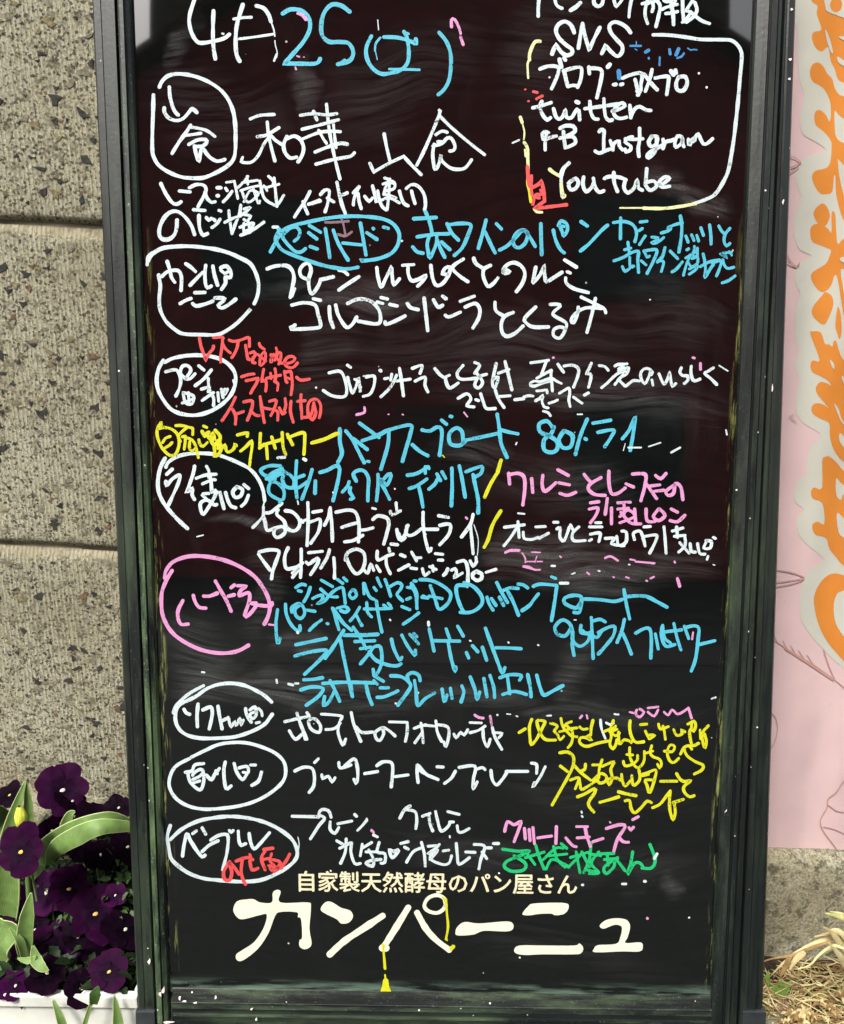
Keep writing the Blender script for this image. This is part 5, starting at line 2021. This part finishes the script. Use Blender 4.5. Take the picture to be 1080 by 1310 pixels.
for a in ((80, 1012, 52, 5, 20, 8, PV, 'large velvety purple pansy rising highest against the wall', EYW), (28, 1090, 50, -30, 5, 6, PV, 'tall narrow purple pansy just below the yellow tulip bud', None, .075),
          (66, 1062, 36, 20, -30, 150, PV, 'purple pansy turned away below the highest flower', EYW), (118, 1048, 38, 30, 30, -20, PD, 'near-black pansy behind the arching tulip leaf', EYW),
          (13, 1018, 30, -30, 40, 30, PD, 'small near-black pansy at the left edge against the wall'), (60, 1142, 46, -15, 10, 60, PM, 'bright violet pansy left of the one with the orange eye', EYW),
          (88, 1138, 42, 10, 8, -10, PV, 'purple pansy with an orange eye under the arching leaf'), (122, 1170, 50, 5, 12, 10, PV, 'purple pansy with an orange eye nearest the middle of the board edge'),
          (68, 1214, 46, 0, 15, 0, PV, 'broad purple pansy right of the small upright tulip leaf', EYW), (26, 1150, 26, -20, 0, 40, PM, 'little violet pansy bud-like behind the small upright leaf'),
          (12, 1204, 38, -40, 0, 30, PV, 'purple pansy folded at the left edge'), (134, 1220, 46, 15, 30, 190, PD, 'dark pansy facing away beside the frame'),
          (108, 1228, 40, -10, 20, 20, PM, 'purple pansy right of the broad one, low in the clump', EYW), (150, 1250, 36, 10, 10, 80, PD, 'lowest near-black pansy against the frame', EYW), (6, 1160, 34, -20, 10, 10, PD, 'near-black pansy half outside the left picture edge', EYW),
          (100, 1082, 30, 20, 20, 200, PD, 'unlit dark pansy under the base of the arching leaf', EYW), (140, 1190, 32, 10, 30, 100, PV, 'purple pansy between the middle one and the frame, turned up', EYW), (100, 1178, 28, -20, 20, 150, PD, 'dark pansy below the two with orange eyes', EYW), (36, 1222, 30, 0, 20, 10, PV, 'purple pansy right behind the curled small tulip leaf', EYW), (128, 1268, 30, 0, 30, 70, PD, 'dark pansy resting on the trough edge close to the frame', EYW), (92, 1026, 34, 40, 30, 20, PD, 'dark pansy tucked right behind the highest bloom', EYW), (60, 1246, 38, 10, 25, 140, PD, 'near-black pansy under the broad one near the rim', EYW, .045), (140, 1244, 40, -10, 20, 20, PV, 'purple pansy by the frame just above the trough rim', EYE, .05), (20, 1262, 34, 0, 30, 60, PM, 'violet pansy leaning out over the rim at the left edge', EYW, .04), (104, 1266, 38, 20, 20, -30, PD, 'dark pansy spilling over the middle of the rim', EYW, .04),
          (84, 1262, 56, 0, 38, 0, PM, 'violet pansy leaning over the white rim'), (30, 1252, 42, -20, 25, 100, PV, 'purple pansy drooping at the lower left over the rim'),
          (17, 1284, 20, 10, -10, 60, PD, 'small wilted dark pansy hanging on the white trough', EYW), (50, 1300, 26, 0, 20, 30, PD, 'wilted pansy at the very bottom in front of the trough', EYW),
          (128, 1094, 32, 30, 10, 80, PD, 'dim dark pansy deep in the foliage under the leaf', EYW), (163, 1084, 34, 20, 10, 10, PD, 'near-black pansy touching the board frame under the leaf tip', EYW),
          (148, 1146, 26, -20, 30, 60, PM, 'small violet pansy facing sideways near the frame', EYW), (160, 1190, 44, 20, 20, 30, PD, 'dark pansy half hidden behind the frame', EYW),
          (152, 1034, 28, 0, 30, 40, PD, 'small near-black pansy by the frame above the arching leaf', EYW), (112, 1250, 34, 10, 30, 170, PD, 'dark pansy between the lowest blooms and the frame', EYW),
          (45, 1190, 30, 0, 30, 200, PD, 'shaded dark pansy below the violet one', EYW), (100, 1200, 30, 0, 30, 20, PD, 'shaded dark pansy in the middle of the clump', EYW)): pansy(*a)

def leaf(name, pts, wid, mat, parent=None, fold=0.25, n=18, roll=0.0, wave=0.0):
    """pts: (px, py, Y) along the midrib, wid: widths in picture pixels"""
    P = [at_y(a, b, c) for a, b, c in pts]; m = len(P) - 1; vs = []; fs = []; sd = []
    for i in range(n + 1):
        t = i / n * m; k = min(int(t), m - 1); f = t - k
        g = lambda j: P[max(0, min(m, j))]
        c = Vector(cr(tuple(g(k - 1)), tuple(g(k)), tuple(g(k + 1)), tuple(g(k + 2)), f))
        f2 = min(1, f + 0.05); c2 = Vector(cr(tuple(g(k - 1)), tuple(g(k)), tuple(g(k + 1)), tuple(g(k + 2)), f2)) if f < 0.95 else c + (c - Vector(cr(tuple(g(k - 1)), tuple(g(k)), tuple(g(k + 1)), tuple(g(k + 2)), f - 0.05)))
        tg = (c2 - c).normalized(); view = (CAM - c).normalized(); side = tg.cross(view).normalized(); side = (Matrix.Rotation(roll, 3, tg) @ side); up = side.cross(tg).normalized()
        wv = wid[k] + (wid[min(k + 1, len(wid) - 1)] - wid[k]) * f; w_ = wv * 0.5 * (c - CAM).length / FPX
        for s in (-1, -0.93, -0.5, 0, 0.5, 0.93, 1):
            vs.append(c + side * w_ * s + up * (abs(s) ** 1.3 * fold * w_ + wave * w_ * math.sin(i * 1.1 + s * 2) * abs(s))); sd.append(s)
    for i in range(n):
        for j in range(6): a = i * 7 + j; fs.append((a, a + 1, a + 8, a + 7))
    o = mk(name, vs, fs, mat, parent, smooth=True); at = o.data.attributes.new('side', 'FLOAT', 'POINT'); at.data.foreach_set('value', sd)
    sm = o.modifiers.new('thickness', 'SOLIDIFY'); sm.thickness = 0.0007
    return o
tl = empty('tulip', (0, 0, 0), 'tulip plant with a closed greenish yellow bud and tall pointed leaves at the left edge', 'tulip')
leaf('leaf', [(-14, 1230, .12), (2, 1160, .11), (8, 1105, .115), (16, 1050, .12), (33, 998, .13)], [36, 34, 26, 14, 1], TLEAF, tl, 0.35)
leaf('leaf', [(38, 1090, .13), (37, 1060, .13), (36, 1030, .13), (33, 1000, .13)], [8, 11, 9, 1], TLEAF, tl, 0.4)
leaf('leaf', [(-22, 1140, .15), (-8, 1080, .14), (2, 1050, .14), (-6, 1030, .12)], [20, 30, 26, 2], TLEAF, tl, 0.2)
leaf('leaf', [(-30, 1245, .07), (-8, 1205, .06), (14, 1190, .06), (22, 1185, .05)], [40, 48, 26, 2], TLEAF, tl, 0.2)
c = at_y(27, 1047, 0.10); vs = []; fs = []
for i in range(9):
    a = i / 8; r = 0.0062 * math.sin(math.pi * (0.12 + 0.8 * a)) ** 0.8
    for k in range(12): q = 6.283 * k / 12; rr_ = r * (1 + 0.10 * math.cos(3 * q)); vs.append((c.x + rr_ * math.cos(q), c.y + rr_ * math.sin(q), c.z - 0.012 + 0.026 * a))
for i in range(8):
    for k in range(12): fs.append((i * 12 + k, i * 12 + (k + 1) % 12, (i + 1) * 12 + (k + 1) % 12, (i + 1) * 12 + k))
bt = NT('bud'); BUD = bt.done(bt.mix(bt.ramp(bt.noise(1, bt.map(sc=(300, 300, 60)), detail=3), [(0.4, 0), (0.6, 1)]), (0.34, 0.42, 0.05), (0.70, 0.66, 0.07)), 0.5)
mk('bud', vs, fs, BUD, tl, smooth=True)
v, f = tube([c - Vector((0, 0, 0.012)), c - Vector((0, 0, 0.05)), c - Vector((0.004, 0, 0.10))], 0.0028, 0.003); mk('stem', v, f, STEM, tl, smooth=True)
t2 = empty('tulip', (0, 0, 0), 'tulip with two broad leaves arching right to the board frame, no flower yet', 'tulip')
leaf('leaf', [(46, 1112, .12), (62, 1086, .11), (92, 1066, .10), (125, 1052, .10), (150, 1050, .11), (182, 1066, .13)], [10, 26, 26, 20, 16, 10], TLEAF, t2, 0.15, 24, wave=0.06)
leaf('leaf', [(60, 1108, .10), (72, 1086, .09), (98, 1070, .085), (130, 1058, .085), (182, 1058, .11)], [4, 20, 22, 18, 8], TLEAF, t2, -0.25, 24, wave=0.05)
leaf('leaf', [(80, 1070, .11), (84, 1054, .11), (90, 1042, .11), (96, 1038, .11)], [8, 11, 9, 1], TLEAF, t2, 0.3)
leaf('leaf', [(38, 1122, .10), (48, 1113, .09), (58, 1109, .09)], [12, 11, 1], TLEAF, t2, 0.1)
t3 = empty('tulip', (0, 0, 0), 'young tulip shoot with a short upright pointed leaf among the pansies', 'tulip')
leaf('leaf', [(32, 1232, .06), (31, 1205, .055), (35, 1170, .055), (40, 1142, .06)], [6, 17, 14, 1], TLEAF, t3, 0.3)
leaf('leaf', [(32, 1228, .055), (26, 1205, .05), (12, 1187, .05)], [6, 8, 1], TLEAF, t3, 0.2)
leaf('leaf', [(42, 1210, .045), (46, 1228, .04), (54, 1238, .035), (62, 1242, .03)], [2, 12, 9, 1], TLEAF, t3, 0.2)
leaf('leaf', [(22, 1226, .045), (36, 1229, .04), (46, 1224, .04)], [1, 7, 2], TLEAF, t3, 0.2)
t4 = empty('green_shoots', (0, 0, 0), 'thin green shoots standing in front of the white trough', 'shoots')
leaf('leaf', [(152, 1325, .015), (150, 1300, .018), (146, 1274, .02)], [13, 9, 1], TLEAF, t4, 0.4)
leaf('leaf', [(104, 1325, .012), (112, 1298, .014), (118, 1280, .015)], [5, 4, 3], TLEAF, t4, 0.4)
leaf('leaf', [(120, 1285, .014), (122, 1272, .014), (126, 1262, .016)], [7, 12, 1], GL2, t4, 0.2)
leaf('leaf', [(84, 1325, .014), (76, 1300, .016), (68, 1280, .02)], [9, 7, 2], TLEAF, t4, 0.4)

def leaf_cloud(name, spots, n, mat, smin, smax, seed, label=None):
    rr = random.Random(seed); vs = []; fs = []; sd = []
    for k in range(n):
        px, py, rx, ry, Y, dy = rr.choice(spots)
        qx, qy = px + rr.gauss(0, rx / 2), py + rr.gauss(0, ry / 2)
        if qy < 1052: continue
        c = at_y(qx, qy, 0.19 - (qy - 1010) / 290 * 0.125 + Y + rr.uniform(-dy, dy))
        if c.z < 0.004: continue
        s = rr.uniform(smin, smax); q = Matrix.Rotation(rr.uniform(0, 6.28), 3, 'Z') @ Matrix.Rotation(rr.uniform(-1.2, 0.9), 3, 'X') @ Matrix.Rotation(rr.uniform(-.6, .6), 3, 'Y')
        b = len(vs); out = [(0, 0), (.22, .25), (.20, .42), (.30, .55), (.20, .72), (.13, .86), (0, 1.05), (-.13, .86), (-.20, .72), (-.30, .55), (-.20, .42), (-.22, .25)]
        vs.append(c + q @ Vector((0, .55 * s, -0.06 * s))); sd.append(0)
        for (x, y) in out: vs.append(c + q @ Vector((x * s, y * s, 0.12 * s * abs(x) * 3 - 0.15 * s * y * y))); sd.append(x * 3)
        for j in range(12): fs.append((b, b + 1 + j, b + 1 + (j + 1) % 12))
    o = mk(name, vs, fs, mat, None, smooth=True); at = o.data.attributes.new('side', 'FLOAT', 'POINT'); at.data.foreach_set('value', sd)
    tag(o, label, 'foliage', kind='stuff'); return o
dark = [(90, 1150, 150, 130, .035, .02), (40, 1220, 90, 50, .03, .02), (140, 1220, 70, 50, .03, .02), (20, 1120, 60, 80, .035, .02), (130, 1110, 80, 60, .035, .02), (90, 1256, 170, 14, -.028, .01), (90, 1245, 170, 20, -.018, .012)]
leaf_cloud('pansy_foliage', dark, 2900, GL, 0.010, 0.020, 5, 'dense pansy leaves filling the white trough, coloured dark green for deep shade')
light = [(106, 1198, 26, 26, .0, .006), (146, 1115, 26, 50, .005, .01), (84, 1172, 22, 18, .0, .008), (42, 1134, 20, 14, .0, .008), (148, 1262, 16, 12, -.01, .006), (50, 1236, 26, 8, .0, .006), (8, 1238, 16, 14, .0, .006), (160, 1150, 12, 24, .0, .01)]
leaf_cloud('pansy_foliage', light, 190, GL2, 0.008, 0.014, 9, 'pansy sprigs between the flowers, coloured a lighter green as if lit')

# ------------------------------------------------------------ dry grass and litter by the plinth, lower right
bedm = flat('bed_soil', (0.035, 0.026, 0.018), 1.0, 0.1, 0.5, 90, 0.01)
vs = []; fs = []; n = 24
for j in range(9):
    for i in range(n + 1):
        x = 0.30 + 1.2 * i / n; y = 0.0 + 0.232 * j / 8
        vs.append((x, y, 0.006 + 0.018 * (0.5 + 0.5 * noise.noise(Vector((x * 12, y * 12, 0)))) * min(1, i / 1.5) + 0.03 * j / 8))
for j in range(8):
    for i in range(n): a = j * (n + 1) + i; fs.append((a, a + 1, a + n + 2, a + n + 1))
tag(mk('planting_bed', vs, fs, bedm), kind='structure')
def m_straw(name, a, b):
    t = NT(name); f = t.noise(1, t.map(sc=(60, 60, 60)), detail=3); return t.done(t.mix(t.ramp(f, [(0.3, 0), (0.7, 1)]), a, b), 0.7, None, 0.2)
STRAW = [m_straw('straw_pale', (0.34, 0.27, 0.12), (0.60, 0.52, 0.28)), m_straw('straw_brown', (0.14, 0.085, 0.035), (0.34, 0.22, 0.09)), m_straw('straw_green', (0.22, 0.24, 0.07), (0.46, 0.44, 0.18))]
def blade(vs, fs, mi, P, w, m, n=9):
    """P: world points, w: widest width (m)"""
    k0 = len(vs); mm = len(P) - 1
    for i in range(n + 1):
        t = i / n * mm; k = min(int(t), mm - 1); f = t - k; g = lambda j: tuple(P[max(0, min(mm, j))])
        c = Vector(cr(g(k - 1), g(k), g(k + 1), g(k + 2), f)); c2 = Vector(cr(g(k - 1), g(k), g(k + 1), g(k + 2), min(1, f + .05))) if f < .95 else c + (Vector(g(mm)) - Vector(g(mm - 1))) * .05
        tg = (c2 - c); tg = tg.normalized() if tg.length > 1e-9 else Vector((0, 0, 1)); sd = tg.cross((CAM - c).normalized()).normalized(); up = sd.cross(tg)
        ww = w * 0.5 * (1 - (i / n) ** 2.2) * (0.55 + 0.45 * min(1, i / n * 4)) + 0.00012
        vs += [c - sd * ww + up * ww * .35, c, c + sd * ww + up * ww * .35]
    for i in range(n):
        a = k0 + i * 3
        for j in range(2): fs.append((a + j, a + j + 1, a + j + 4, a + j + 3)); mi.append(m)
gr = empty('grass_tuft', at_y(1085, 1210, 0.12), 'bleached straw tuft with wide pointed blades at the right edge below the banner', 'grass')
def big(pts, w, m, name='blade'):
    vs, fs, mi = [], [], []; P = [at_y(a, b, c) - gr.location for a, b, c in pts]
    global CAM
    c0 = CAM; CAM = CAM - gr.location; blade(vs, fs, mi, P, w, 0, 12); CAM = c0
    o = mk(name, vs, fs, STRAW[m], gr, smooth=True); s_ = o.modifiers.new('thickness', 'SOLIDIFY'); s_.thickness = 0.0004
for p, w, m in (([(1100, 1240, .1), (1080, 1215, .1), (1066, 1195, .095), (1054, 1186, .09)], .0075, 0), ([(1105, 1260, .09), (1084, 1236, .09), (1074, 1222, .085), (1060, 1206, .08)], .0085, 0),
                ([(1110, 1200, .12), (1085, 1196, .11), (1064, 1194, .105), (1041, 1199, .10)], .0055, 0), ([(1110, 1215, .12), (1068, 1200, .11), (1040, 1208, .105), (1010, 1225, .10), (985, 1250, .10)], .0045, 0),
                ([(1110, 1185, .12), (1090, 1178, .12), (1072, 1172, .12), (1055, 1168, .12)], .0075, 2), ([(1115, 1200, .11), (1095, 1180, .11), (1080, 1170, .10), (1062, 1166, .10)], .004, 0),
                ([(1095, 1190, .11), (1075, 1205, .10), (1060, 1216, .10), (1047, 1226, .09)], .0045, 2), ([(1100, 1225, .09), (1070, 1210, .09), (1050, 1220, .085), (1036, 1235, .08), (1018, 1240, .08)], .0025, 0),
                ([(1095, 1215, .10), (1082, 1200, .095), (1072, 1190, .095), (1060, 1190, .095)], .0055, 0), ([(1065, 1204, .1), (1040, 1212, .1), (1015, 1222, .095), (990, 1226, .10), (972, 1232, .10)], .0030, 1),
                ([(1012, 1222, .09), (1004, 1240, .09), (998, 1250, .09)], .005, 1), ([(1030, 1218, .09), (1018, 1228, .09), (1010, 1242, .09)], .006, 0)): big(p, w, m)
rr = random.Random(21); vs, fs, mi = [], [], []
for k in range(1100):
    px, py = rr.uniform(972, 1150), 1228 + 95 * rr.random() ** 0.75
    if px < 1000: py = max(py, 1245 + rr.uniform(0, 40))
    Y = 0.205 - (py - 1225) / 95 * 0.062 + rr.uniform(-.02, .012)
    c = at_y(px, py, Y); a = rr.uniform(0, math.pi); L = rr.uniform(0.012, 0.05)
    dx, dz = math.cos(a) * L, abs(math.sin(a)) * L * .55
    dv = Vector((dx, rr.uniform(-.02, .02), dz * rr.choice([1, 1, -0.4]))); bend = Vector((rr.uniform(-1, 1), rr.uniform(-1, 1), rr.uniform(-1, .6))) * L * .22
    P = [c - dv * .5, c + bend, c + dv * .5]
    blade(vs, fs, mi, P, rr.uniform(.0006, .0018), rr.choice([0, 0, 1, 1, 1, 2]), 6)
o = mk('dry_grass', vs, fs, STRAW, None, mi, smooth=True); tag(o, 'tangle of fallen straw-coloured grass stems on the soil beside the board', 'grass', kind='stuff')
SHL = ['curled brown seed head between the pinkish stone and the other heads', 'dead seed head above the middle of the litter heap, bottom right', 'pale curled seed head highest in the litter heap', 'pale seed head cut by the lower picture edge', 'brown seed head right of the highest pale one', 'rightmost upper brown seed head at the picture edge', 'small pale seed head in the middle of the heap', 'brown seed head in the bottom right corner', 'smallest brown seed head on the lower picture edge', 'leftmost small pale seed head next to the grey-green stone']
# dead curled seed heads / rosettes in the foreground
for k, (px, py, s, m) in enumerate(((1012, 1302, .010, 1), (1030, 1296, .009, 1), (1048, 1284, .008, 0), (1024, 1308, .010, 0), (1062, 1292, .008, 1), (1076, 1276, .008, 1), (1040, 1302, .007, 0), (1070, 1304, .009, 1), (1055, 1306, .006, 1), (1004, 1310, .007, 0))):
    vs, fs, mi = [], [], []; Y = 0.15 - (py - 1270) / 40 * 0.02; c = at_y(px, py, Y)
    h = empty('seed_head', c, None, 'seed head', 'dead brown seed heads in the litter')
    h['label'] = SHL[k]
    c0 = CAM; CAM = CAM - c
    for q in range(11):
        a = q * 0.571 * 2 + rr.uniform(-.3, .3); e = rr.uniform(.1, 1.2); d = Vector((math.cos(a) * math.cos(e), math.sin(a) * math.cos(e), math.sin(e)))
        blade(vs, fs, mi, [Vector((0, 0, 0)), d * s * .7 + Vector((0, 0, .15 * s)), d * s * 1.1 - Vector((0, 0, .35 * s))], s * .42, rr.choice([0, 1, 1]), 5)
    CAM = c0
    mk('husk', vs, fs, STRAW, h, mi, smooth=True)
wd = empty('weed', (0, 0, 0), 'small bright green weed sprouting beside the right frame rail', 'weed')
WG = m_leaf('weed_leaf', (0.17, 0.29, 0.05), (0.2, 0.4, 0.08), 0.1)
for pts, w_ in (([(998, 1278, .165), (994, 1268, .165), (986, 1262, .165)], [2, 8, 1]), ([(998, 1276, .165), (1000, 1264, .165), (998, 1254, .165)], [2, 9, 1]), ([(999, 1278, .165), (1006, 1264, .165), (1012, 1256, .165)], [2, 8, 1]), ([(997, 1282, .165), (995, 1276, .158), (988, 1274, .158)], [2, 6, 1]), ([(997, 1290, .165), (998, 1278, .165), (999, 1268, .165)], [3, 6, 3]), ([(986, 1262, .165), (982, 1252, .165), (984, 1244, .165)], [2, 5, 1])):
    leaf('leaf', pts, w_, WG, wd, 0.2, 8)
def rock(name, px, py, Y, sx, sz, mat, label, cat='stone'):
    c = at_y(px, py, Y); bm = bmesh.new(); bmesh.ops.create_icosphere(bm, subdivisions=3, radius=1)
    for v in bm.verts:
        k = 1 + 0.25 * noise.noise(v.co * 1.3 + Vector((px, py, 0))) + 0.08 * noise.noise(v.co * 4); v.co = Vector((v.co.x * sx * k, v.co.y * sx * .8 * k, v.co.z * sz * k))
    me = bpy.data.meshes.new(name); bm.to_mesh(me); bm.free(); me.materials.append(mat)
    for p in me.polygons: p.use_smooth = True
    o = bpy.data.objects.new(name, me); COL.objects.link(o); o.location = c; tag(o, label, cat)
rock('stone', 1000, 1288, 0.16, 0.010, 0.009, flat('stone_pinkish', (0.24, 0.15, 0.12), 0.9, 0.2, 0.4, 160, 0.002), 'small dusty pinkish stone by the right frame foot')
rock('stone', 994, 1310, 0.145, 0.017, 0.010, flat('stone_green', (0.17, 0.18, 0.12), 0.9, 0.2, 0.3, 120, 0.002), 'flat grey-green stone at the foot of the right frame rail')

# ------------------------------------------------------------ the street behind the camera, seen mirrored in the glossy panel
RED = flat('red_render', (0.40, 0.035, 0.05), 0.8, 0.2, 0.25, 2.5)
OLV = flat('olive_render', (0.16, 0.13, 0.085), 0.8, 0.2, 0.2, 3)
GLS = flat('window_glass', (0.03, 0.035, 0.04), 0.1, 0.5)
bd = empty('building', (0, -10, 0), 'dark red gabled building across the street, mirrored in the glossy panel', 'building')
def wallgeo(name, pts, y0, y1, mat, par):
    n = len(pts); vs = [(x, y0, z) for x, z in pts] + [(x, y1, z) for x, z in pts]
    fs = [tuple(range(n)), tuple(range(2 * n - 1, n - 1, -1))] + [(i, n + i, n + (i + 1) % n, (i + 1) % n) for i in range(n)]
    return mk(name, vs, fs, mat, par)
wallgeo('wall', [(-7.5, 0), (7.5, 0), (7.5, 4.0), (0, 9.25), (-7.5, 4.0)], 0, -6, RED, bd)
for s in (-1, 1):
    wallgeo('roof', [(0, 9.27), (s * 7.9, 3.74), (s * 7.9, 3.84), (0, 9.37)], 0.35, -6.3, flat('roof_tile', (0.10, 0.035, 0.035), 0.7, 0.2, 0.3, 5), bd)
def window(x, z, w_, h_, par, trim):
    f = mk('window', *boxg(x - w_ / 2 - .06, x + w_ / 2 + .06, 0.003, 0.05, z - .06, z + h_ + .06), trim, par)
    mk('pane', *boxg(x - w_ / 2, x + w_ / 2, 0.04, 0.056, z, z + h_), GLS, f)
TRIM = flat('window_trim', (0.14, 0.05, 0.05), 0.6)
for z in (1.0, 3.6):
    for x in (-5.4, -2.4, 2.4, 5.4): window(x, z, 1.3, 1.25, bd, TRIM)
dr = mk('door', *boxg(-0.55, 0.55, 0.003, 0.06, 0, 2.2), TRIM, bd); mk('handle', *boxg(0.38, 0.42, 0.06, 0.09, 0.95, 1.15), GLS, dr)
b2 = empty('building', (0, -17, 0), 'tall olive brown block rising behind the gabled building across the street', 'building')
k = 17 / 10.0
wallgeo('wall', [(-6.25, 0), (6.1, 0), (6.1, 19), (-6.25, 19)], 0, -8, OLV, b2)
for z in (11, 14):
    for x in (-4.2, -1.4, 1.4, 4.2): window(x, z, 1.2, 1.3, b2, TRIM)
